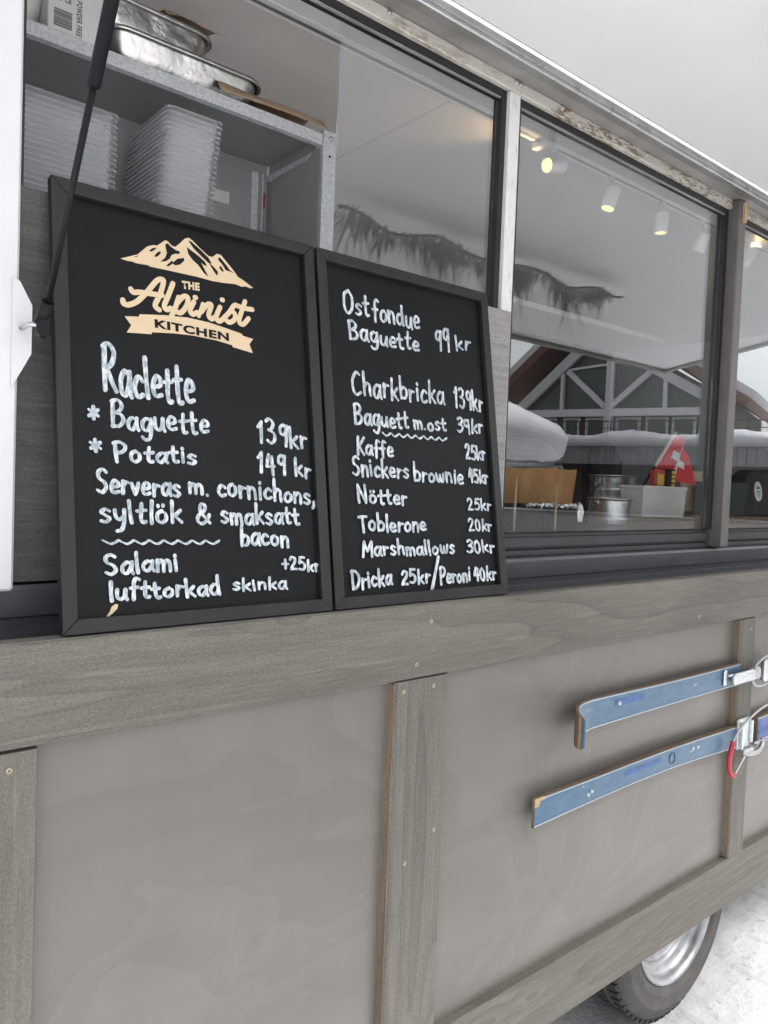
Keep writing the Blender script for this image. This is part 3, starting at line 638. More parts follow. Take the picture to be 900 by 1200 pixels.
# ------------------------------------------------------------------ single-stroke handwriting
H = {
'a': (.46, [[(.40, .46), (.24, .56), (.06, .36), (.08, .08), (.24, .03), (.40, .34)], [(.42, .55), (.40, .18), (.47, .0)]]),
'b': (.44, [[(.06, 1), (.06, .5), (.08, .02)], [(.07, .36), (.24, .54), (.42, .34), (.32, .05), (.08, .06)]]),
'c': (.40, [[(.38, .44), (.22, .55), (.05, .30), (.15, .03), (.38, .10)]]),
'd': (.48, [[(.40, .46), (.22, .55), (.05, .28), (.15, .02), (.36, .12), (.42, .40)], [(.42, 1), (.41, .4), (.45, 0)]]),
'e': (.42, [[(.07, .28), (.24, .29), (.38, .36), (.33, .52), (.18, .55), (.05, .30), (.14, .04), (.40, .08)]]),
'f': (.36, [[(.40, .92), (.27, 1.0), (.17, .82), (.16, .35), (.15, -.06)], [(.02, .50), (.32, .54)]]),
'g': (.46, [[(.40, .46), (.24, .56), (.06, .38), (.10, .08), (.28, .06), (.41, .38)], [(.42, .55), (.43, .1), (.36, -.30), (.18, -.38), (.05, -.26)]]),
'h': (.44, [[(.06, 1), (.06, .5), (.07, 0)], [(.07, .33), (.22, .53), (.36, .44), (.37, .2), (.40, 0)]]),
'i': (.17, [[(.08, .54), (.09, .02)], [(.08, .78), (.085, .74)]]),
'k': (.44, [[(.06, .98), (.06, .5), (.07, 0)], [(.38, .56), (.22, .38), (.08, .27)], [(.14, .32), (.28, .16), (.42, .0)]]),
'l': (.16, [[(.07, 1), (.07, .4), (.10, 0)]]),
'm': (.62, [[(.05, .54), (.06, 0)], [(.06, .33), (.19, .54), (.29, .42), (.30, 0)], [(.30, .34), (.44, .54), (.54, .42), (.57, 0)]]),
'n': (.44, [[(.05, .54), (.06, 0)], [(.06, .33), (.22, .54), (.36, .43), (.38, 0)]]),
'o': (.44, [[(.24, .54), (.08, .42), (.06, .15), (.20, .02), (.37, .16), (.37, .42), (.22, .54)]]),
'p': (.44, [[(.06, .54), (.06, .1), (.06, -.38)], [(.06, .38), (.22, .55), (.41, .36), (.30, .05), (.07, .08)]]),
'r': (.34, [[(.06, .54), (.07, 0)], [(.07, .30), (.18, .50), (.33, .48)]]),
's': (.38, [[(.35, .48), (.20, .56), (.07, .43), (.20, .30), (.33, .16), (.20, .02), (.04, .07)]]),
't': (.36, [[(.17, .86), (.16, .3), (.21, .04), (.34, .06)], [(.01, .54), (.34, .58)]]),
'u': (.46, [[(.05, .54), (.06, .16), (.19, .03), (.34, .18), (.38, .54)], [(.39, .54), (.39, .18), (.45, 0)]]),
'v': (.40, [[(.04, .54), (.12, .25), (.20, .02)], [(.20, .02), (.28, .25), (.36, .56)]]),
'w': (.58, [[(.04, .54), (.08, .2), (.17, .03), (.26, .2), (.29, .46)], [(.29, .46), (.32, .15), (.42, .03), (.50, .2), (.53, .55)]]),
'y': (.42, [[(.05, .54), (.08, .25), (.20, .14), (.36, .30)], [(.38, .55), (.36, .1), (.26, -.28), (.08, -.36)]]),
'ö': (.44, [[(.24, .54), (.08, .42), (.06, .15), (.20, .02), (.37, .16), (.37, .42), (.22, .54)], [(.12, .78), (.125, .74)], [(.31, .80), (.315, .76)]]),
'R': (.58, [[(.08, 1), (.08, .5), (.10, 0)], [(.02, .96), (.25, 1.04), (.46, .86), (.36, .60), (.12, .48)], [(.16, .50), (.34, .24), (.54, .0)]]),
'B': (.56, [[(.08, 1), (.08, .5), (.09, 0)], [(.04, .96), (.28, 1.03), (.44, .82), (.32, .60), (.10, .54)], [(.12, .54), (.40, .48), (.50, .24), (.32, .03), (.06, .02)]]),
'P': (.50, [[(.08, 1), (.08, .5), (.10, 0)], [(.03, .96), (.26, 1.03), (.46, .82), (.36, .54), (.10, .44)]]),
'S': (.50, [[(.44, .90), (.28, 1.02), (.09, .88), (.12, .62), (.34, .46), (.42, .20), (.24, .0), (.04, .10)]]),
'O': (.62, [[(.34, 1.0), (.10, .80), (.08, .28), (.28, .0), (.52, .22), (.54, .72), (.34, 1.0)]]),
'C': (.52, [[(.46, .92), (.30, 1.02), (.08, .68), (.08, .25), (.24, .0), (.48, .12)]]),
'K': (.52, [[(.08, 1), (.08, .5), (.09, 0)], [(.46, .98), (.30, .70), (.10, .48)], [(.14, .54), (.30, .26), (.50, .0)]]),
'N': (.58, [[(.07, 0), (.07, .5), (.09, 1)], [(.09, 1), (.28, .5), (.48, .0)], [(.48, 0), (.50, .5), (.50, 1.02)]]),
'T': (.48, [[(.24, .98), (.24, .5), (.25, 0)], [(.0, .95), (.25, .98), (.50, 1.0)]]),
'M': (.66, [[(.06, 0), (.08, .5), (.10, 1)], [(.10, 1), (.22, .6), (.32, .38)], [(.32, .38), (.44, .7), (.55, 1)], [(.55, 1), (.57, .5), (.60, 0)]]),
'D': (.58, [[(.08, 1), (.08, .5), (.09, 0)], [(.03, .96), (.30, .98), (.54, .66), (.46, .22), (.26, .03), (.05, .02)]]),
'1': (.33, [[(.02, .74), (.10, .86), (.17, 1.0)], [(.17, 1.0), (.17, .5), (.18, 0)]]),
'2': (.46, [[(.05, .80), (.16, 1.0), (.36, .92), (.34, .62), (.16, .28), (.06, .04)], [(.06, .04), (.25, .05), (.44, .04)]]),
'3': (.44, [[(.06, .90), (.22, 1.0), (.38, .84), (.28, .60), (.14, .54)], [(.14, .54), (.38, .42), (.38, .16), (.20, .0), (.04, .10)]]),
'4': (.46, [[(.18, 1.0), (.11, .7), (.06, .42)], [(.06, .42), (.24, .42), (.43, .44)], [(.34, .92), (.33, .5), (.34, 0)]]),
'5': (.46, [[(.12, .98), (.10, .76), (.08, .56)], [(.08, .56), (.28, .62), (.42, .36), (.30, .04), (.05, .06)], [(.12, .98), (.28, .99), (.42, .98)]]),
'9': (.44, [[(.37, .80), (.24, .98), (.08, .84), (.10, .58), (.25, .52), (.37, .74)], [(.38, .95), (.38, .5), (.37, 0)]]),
'0': (.46, [[(.24, 1.0), (.08, .78), (.08, .25), (.22, .0), (.38, .22), (.38, .76), (.24, 1.0)]]),
'&': (.66, [[(.60, .0), (.36, .36), (.18, .70), (.26, .98), (.42, .90), (.38, .66), (.10, .40), (.06, .14), (.24, .0), (.46, .14), (.58, .40)]]),
'+': (.44, [[(.22, .78), (.22, .12)], [(.02, .44), (.42, .46)]]),
'*': (.8, [[(.40, .95), (.40, .05)], [(.04, .72), (.76, .28)], [(.06, .26), (.74, .74)]]),
',': (.18, [[(.10, .06), (.09, -.08), (.02, -.22)]]),
'.': (.16, [[(.06, .03), (.075, .01)]]),
'/': (.5, [[(.0, -.05), (.25, .45), (.5, 1.0)]]),
' ': (.26, []),
'~': (4.0, [[(i * .125, .30 + (.32 if i % 4 == 0 else (-.18 if i % 4 == 2 else .02))) for i in range(33)]]),
}
def crom(pts, k=6):
    if len(pts) < 3:
        a, b = pts[0], pts[-1]; return [(a[0] + (b[0] - a[0]) * i / 3, a[1] + (b[1] - a[1]) * i / 3) for i in range(4)]
    q = [pts[0]] + list(pts) + [pts[-1]]; out = []
    for i in range(1, len(q) - 2):
        p0, p1, p2, p3 = q[i - 1], q[i], q[i + 1], q[i + 2]
        for s in range(k):
            t = s / k
            out.append(tuple(.5 * ((2 * p1[c]) + (-p0[c] + p2[c]) * t + (2 * p0[c] - 5 * p1[c] + 4 * p2[c] - p3[c]) * t * t + (-p0[c] + 3 * p1[c] - 3 * p2[c] + p3[c]) * t ** 3) for c in (0, 1)))
    out.append(tuple(pts[-1])); return out
def ribbon(mb, pts, wd, fn, h0, rise=2e-5):
    """a flat painted stroke with round ends; each later piece lies a hair higher so nothing is coplanar"""
    pts = [Vector(p).to_2d() for p in pts]; n = len(pts); L = []; Rr = []
    for i, p in enumerate(pts):
        d = pts[min(i + 1, n - 1)] - pts[max(i - 1, 0)]
        d = d.normalized() if d.length > 1e-9 else Vector((1, 0)); nn = Vector((-d.y, d.x)); ww = wd[i] if isinstance(wd, list) else wd
        h = h0 + rise * i / max(n - 1, 1)
        L.append(mb.bm.verts.new(fn(p + nn * ww / 2, h))); Rr.append(mb.bm.verts.new(fn(p - nn * ww / 2, h)))
    for i in range(n - 1): mb.bm.faces.new((L[i], L[i + 1], Rr[i + 1], Rr[i]))
    for (p, q, vl, vr, hh, w_) in ((pts[0], pts[1], L[0], Rr[0], h0, wd[0] if isinstance(wd, list) else wd), (pts[-1], pts[-2], Rr[-1], L[-1], h0 + rise, wd[-1] if isinstance(wd, list) else wd)):
        d = (p - q); d = d.normalized() if d.length > 1e-9 else Vector((1, 0)); nn = Vector((-d.y, d.x)); arc = []
        for k in range(1, 6):
            a = math.pi * k / 6; arc.append(mb.bm.verts.new(fn(p + (-nn * math.cos(a) + d * math.sin(a)) * w_ / 2, hh)))
        try: mb.bm.faces.new([vl] + arc[::-1][::-1] + [vr]) if False else mb.bm.faces.new([vl] + arc + [vr])
        except ValueError: pass
lvl = [0.0]
def word(mb, text, u0, v0, u1, v1, cap, fn, wk, rnd):
    tot = sum(H[c][0] + .10 for c in text) - .10
    ax = Vector((u1 - u0, v1 - v0)); sx = ax.length / tot; dx = ax.normalized(); x = 0.0
    for c in text:
        adv, sts = H[c]; jy = rnd.uniform(-.06, .06); sk = rnd.uniform(-.07, .06); ks = rnd.uniform(.91, 1.10)
        for st in sts:
            pts = []
            for (a, b) in (crom(st) if len(st) > 1 else st):
                px = (x + a + sk * b) * sx; py = (b * ks + jy) * cap
                pts.append((u0 + dx.x * px, v0 + dx.y * px + py))
            # soft pressure variation along the stroke
            w_ = []; ph = rnd.random() * 6
            for i in range(len(pts)):      # chisel tip: the stroke's width follows its direction
                p_, q_ = pts[max(i - 1, 0)], pts[min(i + 1, len(pts) - 1)]; an = math.atan2(q_[1] - p_[1], q_[0] - p_[0])
                w_.append(wk * (.74 + .42 * abs(math.sin(an + .45))) * (1 + .07 * math.sin(i * .5 + ph)))
            lvl[0] += 1.5e-5
            ribbon(mb, pts, w_, fn, lvl[0])
        x += adv + .10
def fonttext(text, mb, p0, p1, cap, fn, h, bold=.02):
    cu = bpy.data.curves.new('tmp', 'FONT'); cu.body = text; cu.offset = bold; cu.resolution_u = 3; cu.space_character = 1.12
    o = bpy.data.objects.new('tmp', cu); COL.objects.link(o); dg = bpy.context.evaluated_depsgraph_get(); dg.update()
    me = bpy.data.meshes.new_from_object(o.evaluated_get(dg))
    xs = [v.co.x for v in me.vertices]; ys = [v.co.y for v in me.vertices]; x0, x1, y0, y1 = min(xs), max(xs), min(ys), max(ys)
    t = bmesh.new(); t.from_mesh(me)
    for v in t.verts:
        a = (v.co.x - x0) / (x1 - x0); b = (v.co.y - y0) / (y1 - y0)
        v.co = Vector(fn((p0[0] + (p1[0] - p0[0]) * a, p0[1] + (p1[1] - p0[1]) * a + b * cap), h))
    mb.merge(t); bpy.data.objects.remove(o); bpy.data.curves.remove(cu); bpy.data.meshes.remove(me)

# ------------------------------------------------------------------ the two menu boards
BU, BV, BN = Vector((1, 0, 0)), Vector((0, .151445, .988466)), Vector((0, -.988466, .151445))
def menu_board(O, label, words, logo):
    O = Vector(O); Wd, Hd, fw, th = .3915, .5652, .0182, .014
    def at(u, v, h): return O + BU * u + BV * v + BN * h
    r = thing('menu_board', label, 'menu board', O, 0, None)
    mb = MB()
    def rail(a, b, c, d):   # mitred frame rail, corners a,b outside, c,d inside
        e = .0018
        for lo in (0,):
            va = [at(*p, -th) for p in (a, b, c, d)]; vb = [at(*p, 0.0) for p in (a, b, c, d)]
            q = [mb.bm.verts.new(p) for p in va + vb]
            for f in ((0, 1, 2, 3), (7, 6, 5, 4), (0, 4, 5, 1), (1, 5, 6, 2), (2, 6, 7, 3), (3, 7, 4, 0)): mb.bm.faces.new([q[i] for i in f])
    g_ = .0003
    rail((0, 0), (Wd, 0), (Wd - fw, fw), (fw, fw)); rail((Wd, g_), (Wd, Hd - g_), (Wd - fw, Hd - fw - g_), (Wd - fw, fw + g_))
    rail((Wd, Hd), (0, Hd), (fw, Hd - fw), (Wd - fw, Hd - fw)); rail((0, Hd - g_), (0, g_), (fw, fw + g_), (fw, Hd - fw - g_))
    bmesh.ops.bevel(mb.bm, geom=[e for e in mb.bm.edges], offset=.0012, segments=2, affect='EDGES', profile=.5)
    obj('frame', mb, 'boardframe', r)
    mb = MB(); q = fw - .003
    mb.prism([(q, q), (Wd - q, q), (Wd - q, Hd - q), (q, Hd - q)], lambda p: at(p[0], p[1], -.0125), lambda p: at(p[0], p[1], -.0085))
    bd = obj('blackboard', mb, 'board', r)
    fn = lambda p, h: at(p[0], p[1], -.0085 + .0002 + h)
    lvl[0] = 0.0; rnd = random.Random(5); mb = MB()
    for (t, u0, v0, u1, v1, cap) in words:
        k = .0057 if cap > .05 else (.0047 if cap > .0225 else .0040)
        if t == '*': k = .0046
        if t == '~': k = .0032
        word(mb, t, u0, v0, u1, v1, cap, fn, k, rnd)
    if logo:
        pass
    else:
        pass
    obj('handwriting', mb, 'marker', r, recalc=False)
    if logo:
        mb = MB()
        for k in ('mount', 'banner'): mb.flat(SH[k], lambda p: fn(p, 0))
        lvl[0] = 3e-5
        for st in STR: lvl[0] += 2e-5; ribbon(mb, crom(st, 8), .0072 if len(st) > 2 else (.0070 if abs(st[0][0] - st[1][0]) < .002 else .0056), fn, lvl[0])
        fonttext('THE', mb, THE[0], THE[1], THE[2][1] - THE[0][1], fn, .0002, .055)
        lg = obj('logo', mb, 'beige', r, recalc=False)
        mb = MB()
        for c in CUT: mb.flat(c, lambda p: fn(p, .00012))
        fonttext('KITCHEN', mb, KIT[0], KIT[1], KIT[2][1] - KIT[0][1], fn, .0003, .045)
        obj('logo_cutout', mb, 'board', r, recalc=False)
        mb = MB(); mb.flat(CHIP, lambda p: fn(p, .0001)); obj('paint_chip', mb, 'beige', r, recalc=False)
    return r
menu_board((.2889, -.0754, 1.2850), 'black framed menu board with a beige mountain logo above handwritten prices', B1, True)
menu_board((.6858, -.0754, 1.2850), 'black framed menu board of handwritten prices without a logo, beside the white mullion', B2, False)

# ------------------------------------------------------------------ two old skis fixed across the cladding
def ski_body(stations, thick, name, parent):
    """stations: (x, y, z_low, z_high) of the blue top sheet; returns body mesh with core behind"""
    mb = MB(); rings = []
    n = len(stations)
    for i, (x, y, zl, zh) in enumerate(stations):
        a = stations[max(i - 1, 0)]; b = stations[min(i + 1, n - 1)]
        d = Vector((b[0] - a[0], b[1] - a[1])).normalized(); nx, ny = -d.y, d.x     # pushes away from viewer
        if ny < 0: nx, ny = -nx, -ny
        t = thick[i] if isinstance(thick, list) else thick
        rings.append([mb.bm.verts.new(p) for p in ((x, y, zl), (x, y, zh), (x + nx * t, y + ny * t, zh), (x + nx * t, y + ny * t, zl))])
    for a, b in zip(rings, rings[1:]):
        for q in range(4): mb.bm.faces.new((a[q], a[(q + 1) % 4], b[(q + 1) % 4], b[q]))
    mb.bm.faces.new(rings[0]); mb.bm.faces.new(rings[-1][::-1])
    core = obj(name, mb, 'cutwood', parent)
    return core
def strip(stations, f0, f1, h, fn=None, name='top_sheet', mat='ski', parent=None):
    mb = MB(); prev = None; n = len(stations)
    for i, (x, y, zl, zh) in enumerate(stations):
        a = stations[max(i - 1, 0)]; b = stations[min(i + 1, n - 1)]
        d = Vector((b[0] - a[0], b[1] - a[1])).normalized(); nx, ny = -d.y, d.x
        if ny > 0: nx, ny = -nx, -ny
        cur = [mb.bm.verts.new((x + nx * h, y + ny * h, zl + (zh - zl) * f)) for f in (f0, f1)]
        if prev: mb.bm.faces.new((prev[0], prev[1], cur[1], cur[0])).smooth = True
        prev = cur
    return obj(name, mb, mat, parent, recalc=False)
def lerp_st(st, x0, x1, k=6):
    out = []
    for i in range(k + 1):
        x = x0 + (x1 - x0) * i / k
        for a, b in zip(st, st[1:]):
            if a[0] <= x <= b[0]:
                f = (x - a[0]) / (b[0] - a[0]); out.append(tuple(a[c] + (b[c] - a[c]) * f for c in range(4))); break
    return out
def wiretube(pts, r, k=8): return MB().tube(crom3(pts), r, k)
def crom3(pts, k=6):
    q = [Vector(pts[0])] + [Vector(p) for p in pts] + [Vector(pts[-1])]; out = []
    for i in range(1, len(q) - 2):
        p0, p1, p2, p3 = q[i - 1:i + 3]
        for s in range(k):
            t = s / k
            out.append(.5 * ((2 * p1) + (-p0 + p2) * t + (2 * p0 - 5 * p1 + 4 * p2 - p3) * t * t + (-p0 + 3 * p1 - 3 * p2 + p3) * t ** 3))
    out.append(Vector(pts[-1])); return out

# upper ski: its turned-up tip points left
ku = thing('ski', 'old blue ski with its curled tip at the left, fixed above the other ski', 'ski', (1.6, -.08, 1.015), 0, None)
st = [(1.2520, -.134, .981, 1.032), (1.2495, -.130, .978, 1.038), (1.2500, -.124, .977, 1.043), (1.2535, -.116, .978, 1.047), (1.2620, -.107, .980, 1.050), (1.2780, -.098, .983, 1.052), (1.3020, -.091, .986, 1.0530), (1.34, -.0868, .9880, 1.0530), (1.42, -.085, .988, 1.051), (1.58, -.085, .989, 1.048), (1.75, -.085, .9895, 1.0465), (1.88, -.085, .9895, 1.0465), (1.988, -.085, .989, 1.047)]
ski_body(st, [.004, .004, .005, .005, .005, .006, .006, .007, .009, .010, .011, .011, .011], 'core', ku)
ts = strip(st, .02, .98, .0006, parent=ku)
strip(st[4:], .045, .075, .0012, name='edge_line', mat='skiedge', parent=ku); strip(st[4:], .925, .955, .0012, name='edge_line', mat='skiedge', parent=ku)
strip(lerp_st(st, 1.425, 1.535), .56, .78, .0013, name='decal', mat='skilabel', parent=ku)
mb = MB(); mb.lathe([(.0003, -.0035), (.004, -.003), (.0045, .002)], (1.437, -.087, 1.0285), 'Y', 10); obj('screw', mb, 'skiedge', ku)
obj('standoff', B(1.5, 1.54, -.0742, -.060, 1.0, 1.035), 'cutwood', ku)
obj('standoff', B(1.9, 1.94, -.0742, -.060, 1.0, 1.035), 'cutwood', ku)
# lower ski: square sawn tail at the left, goes on beyond the upright
kl = thing('ski', 'old blue ski with its square tail at the left, fixed below the other ski', 'ski', (1.6, -.08, .855), 0, None)
st2 = [(1.170, -.0845, .8250, .8828), (1.174, -.0848, .8255, .8835), (1.26, -.0852, .8290, .8838), (1.36, -.0855, .8325, .8845), (1.50, -.0858, .8360, .8865), (1.65, -.0858, .8365, .8875), (1.80, -.0855, .832, .8855), (1.90, -.0852, .827, .883), (1.988, -.085, .822, .881)]
ski_body(st2, [.007, .007, .008, .009, .010, .011, .012, .012, .012], 'core', kl)
strip(st2, .02, .98, .0006, parent=kl)
strip(st2, .04, .075, .0012, name='edge_line', mat='skiedge', parent=kl); strip(st2, .925, .96, .0012, name='edge_line', mat='skiedge', parent=kl)
strip(lerp_st(st2, 1.475, 1.62), .52, .72, .0013, name='decal', mat='skilabel', parent=kl)
mb = MB(); mb.prism([(1.169, .8655), (1.181, .867), (1.185, .877), (1.200, .878), (1.198, .8834), (1.169, .8832)], lambda p: (p[0], -.0865, p[1]), lambda p: (p[0], -.084, p[1])); obj('worn_corner', mb, 'rawwood', kl)
for x, z in ((1.352, .857), (1.34, .853), (1.762, .868), (1.785, .866)):
    mb = MB(); mb.lathe([(.0003, -.003), (.0035, -.0026), (.004, .002)], (x, -.0870, z), 'Y', 10); obj('screw', mb, 'skiedge', kl)
mb = MB(); mb.lathe([(.012, -.001), (.0135, -.001), (.0135, .001), (.012, .001)], (1.668, -.0868, .862), 'Y', 20); obj('ring_mark', mb, 'darkrail2', kl)
obj('standoff', B(1.4, 1.44, -.0762, -.060, .84, .875), 'cutwood', kl); obj('standoff', B(1.85, 1.89, -.0737, -.060, .84, .875), 'cutwood', kl)
st3 = [(2.1075, -.085, .8060, .8850), (2.30, -.085, .807, .884), (2.50, -.0852, .809, .883), (2.75, -.086, .812, .882), (3.0, -.088, .815, .880)]
ski_body(st3, .014, 'core', kl); strip(st3, .02, .98, .0006, parent=kl)
strip(st3, .05, .08, .0012, name='edge_line', mat='skiedge', parent=kl); strip(st3, .92, .95, .0012, name='edge_line', mat='skiedge', parent=kl)
strip(lerp_st(st3, 2.112, 2.24), .10, .90, .0013, name='decal', mat='skilabel', parent=kl)
# upper binding: lever block and wire
mb = MB(); mb.box(1.893, 1.907, -.0925, -.0866, 1.000, 1.040, .003)
mb.tube(crom3([(1.907, -.092, 1.025), (1.93, -.098, 1.026), (1.98, -.104, 1.022), (2.046, -.106, 1.021)]), .004, 8)
mb.box(1.920, 2.050, -.108, -.093, .9995, 1.0300, .005)
obj('binding_lever', mb, 'bright', ku)
obj('lever_tip', MB().box(2.028, 2.058, -.110, -.092, 1.002, 1.034, .005), 'wire', ku)
obj('binding_wire', wiretube([(2.25, -.105, 1.055), (2.18, -.105, 1.062), (2.10, -.103, 1.057), (2.050, -.100, 1.040), (2.031, -.098, 1.015), (2.040, -.098, .990), (2.075, -.098, .977), (2.14, -.098, .980), (2.22, -.098, .985)], .0032), 'wire', ku)
mb = MB(); mb.box(2.098, 2.20, -.104, -.086, .983, 1.046, .006); obj('toe_plate', mb, 'bright', ku)
# lower binding: plate, hook, wire with red sleeve
mb = MB(); mb.box(1.9895, 2.052, -.0905, -.0812, .818, .897, .003); mb.box(1.9895, 1.996, -.102, -.0906, .822, .893, .002); mb.box(2.046, 2.0525, -.100, -.0906, .83, .89, .002)
obj('toe_plate', mb, 'galv', kl)
mb = MB(); mb.tube(crom3([(1.995, -.098, .815), (2.03, -.104, .806), (2.075, -.106, .806), (2.100, -.104, .820), (2.104, -.102, .834)]), .0065, 8); mb.box(2.0, 2.05, -.106, -.092, .806, .820, .004)
obj('hook', mb, 'steel', kl)
wp = [(2.25, -.100, .914), (2.18, -.100, .922), (2.10, -.101, .918), (2.03, -.101, .902), (1.975, -.101, .882), (1.938, -.101, .853), (1.922, -.102, .820), (1.922, -.102, .790), (1.935, -.102, .769), (1.952, -.102, .766), (1.975, -.102, .782), (2.02, -.101, .812)]
obj('binding_wire', wiretube(wp, .0032), 'wire', kl)
obj('red_sleeve', wiretube([(1.9385, -.101, .854), (1.922, -.102, .820), (1.922, -.102, .790), (1.935, -.102, .769), (1.950, -.102, .766)], .0062, 10), 'red', kl)
obj('binding_wire', wiretube([(2.06, -.100, .826), (2.12, -.100, .829), (2.2, -.100, .838), (2.3, -.1, .842)], .0032), 'wire', kl)

# ------------------------------------------------------------------ shelf rack and what stands on it
SY = .300
rk = thing('shelf_rack', 'galvanised steel shelf rack standing inside the open left window', 'shelf rack', (.5, .4, 1.372))
mb = MB(); mb.box(.03, .888, SY + .0015, .512, 2.167, 2.1715); obj('shelf', mb, 'shelf_under', rk)
mb = MB(); mb.prism([(SY, 2.1725), (SY, 2.1505), (SY + .012, 2.1495), (SY + .012, 2.1515), (SY + .0018, 2.1525), (SY + .0014, 2.1725)], lambda p: (.03, p[0], p[1]), lambda p: (.8885, p[0], p[1])); obj('shelf_lip', mb, 'galv', rk)
mb = MB(); mb.box(.887, .8882, SY + .02, .50, 2.146, 2.1665); mb.box(.03, .888, .5125, .514, 2.146, 2.1725); obj('shelf_lip', mb, 'shelf_under', rk)
mb = MB(); mb.box(.03, .888, SY + .0015, .512, 1.868, 1.8725); mb.box(.03, .888, SY, SY + .0013, 1.850, 1.8725); obj('shelf', mb, 'galv', rk)
def angle(x0, x1, y0, y1, inner, z1=2.180):
    mb = MB(); mb.box(x0, x1, y0, y0 + .0016, 1.3725, z1)
    if inner: mb.box(x0, x0 + .0016, y0 + .0016, y0 + .034, 1.3725, z1)
    return mb
obj('rack_post', angle(.8892, .9215, SY - .003, 0, True), 'galv', rk)
mb = MB(); mb.box(.8892, .9215, .5145, .5161, 1.3725, 2.180); mb.box(.9199, .9215, .482, .514, 1.3725, 2.180); obj('rack_post', mb, 'galv', rk)
obj('rack_post', angle(-.005, .028, SY - .003, 0, False), 'galv', rk)
mb = MB(); mb.box(-.005, .028, .5145, .5161, 1.3725, 2.180); obj('rack_post', mb, 'galv', rk)
mb = MB(); mb.lathe([(.0005, -.004), (.0045, -.0035), (.0055, 0), (.0055, .002)], (.906, SY - .004, 2.166), 'Y', 14); obj('bolt', mb, 'bright', rk)
mb = MB(); mb.lathe([(.0001, -.0006), (.0024, -.0006), (.0026, .001)], (.905, SY - .0035, 2.131), 'Y', 12); obj('bolt_hole', mb, 'black', rk)
obj('side_sheet', B(.8860, .8868, SY + .003, .5085, 1.874, 2.145), 'shelf_under', rk)
mb = MB(); mb.prism([(.33, 2.143), (.505, 2.143), (.505, 2.128), (.35, 2.134)], lambda p: (.8835, p[0], p[1]), lambda p: (.8855, p[0], p[1])); obj('brace', mb, 'galv', rk)
obj('back_sheet', B(.03, .8855, .509, .5105, 1.874, 2.144), 'shelf_under', rk)
mb = MB(); mb.box(.846, .862, .503, .5085, 1.875, 2.144); mb.box(.870, .8735, .500, .5085, 1.875, 2.144); obj('back_rail', mb, 'galv', rk)
obj('label_plate', B(.745, .795, .5070, .5086, 2.060, 2.085), 'cardprint', rk)
mb = MB(); mb.box(.8755, .8815, .5040, .5085, 2.075, 2.105); obj('red_tag', mb, 'red', rk)

# nested clear takeaway containers, two stacks on the lower shelf
def container_mesh(w, d, h, rnd):
    mb = MB(); rw = .008
    def loop(ix, z, r=.012, n=4):
        x, y = w / 2 - ix, d / 2 - ix; o = []
        for (sx, sy, a0) in ((1, 1, 0), (-1, 1, 90), (-1, -1, 180), (1, -1, 270)):
            for k in range(n + 1):
                a = R(a0 + 90 * k / n); o.append(mb.bm.verts.new((sx * (x - r) + r * math.cos(a), sy * (y - r) + r * math.sin(a), z)))
        return o
    L = [loop(0, h - .003), loop(0, h), loop(rw, h), loop(rw + .004, h * .5), loop(rw + .010, .002), loop(rw + .014, 0)]
    for a, b in zip(L, L[1:]):
        n = len(a)
        for k in range(n): mb.bm.faces.new((a[k], a[(k + 1) % n], b[(k + 1) % n], b[k]))
    mb.bm.faces.new(L[-1]); return mb
def stack(x0, x1, y0, y1, n, pitch, lean, place, seed):
    rnd = random.Random(seed); w, d, h = x1 - x0, y1 - y0, .040; me = None
    for k in range(n):
        if me is None:
            o = obj('plastic_container', container_mesh(w, d, h, rnd), 'clear', None, local=True); me = o.data; first = o
        else:
            o = first.copy(); COL.objects.link(o)
        o.location = ((x0 + x1) / 2 + lean * k + rnd.uniform(-.0008, .0008), (y0 + y1) / 2 + rnd.uniform(-.001, .001), 1.8735 + pitch * k)
        o.rotation_euler = (0, 0, rnd.uniform(-.008, .008))
        lab = ('topmost clear plastic container of the nested stack ' if k == n - 1 else 'clear plastic container below the top of the nested stack ') + place
        tag(o, lab, 'container', 'nested clear containers ' + place)
stack(.545, .655, SY + .006, .486, 24, .0092, .0009, 'right of the gas strut', 4)
stack(.292, .482, SY + .012, .490, 19, .0092, .0002, 'at the shelf\'s left end', 5)

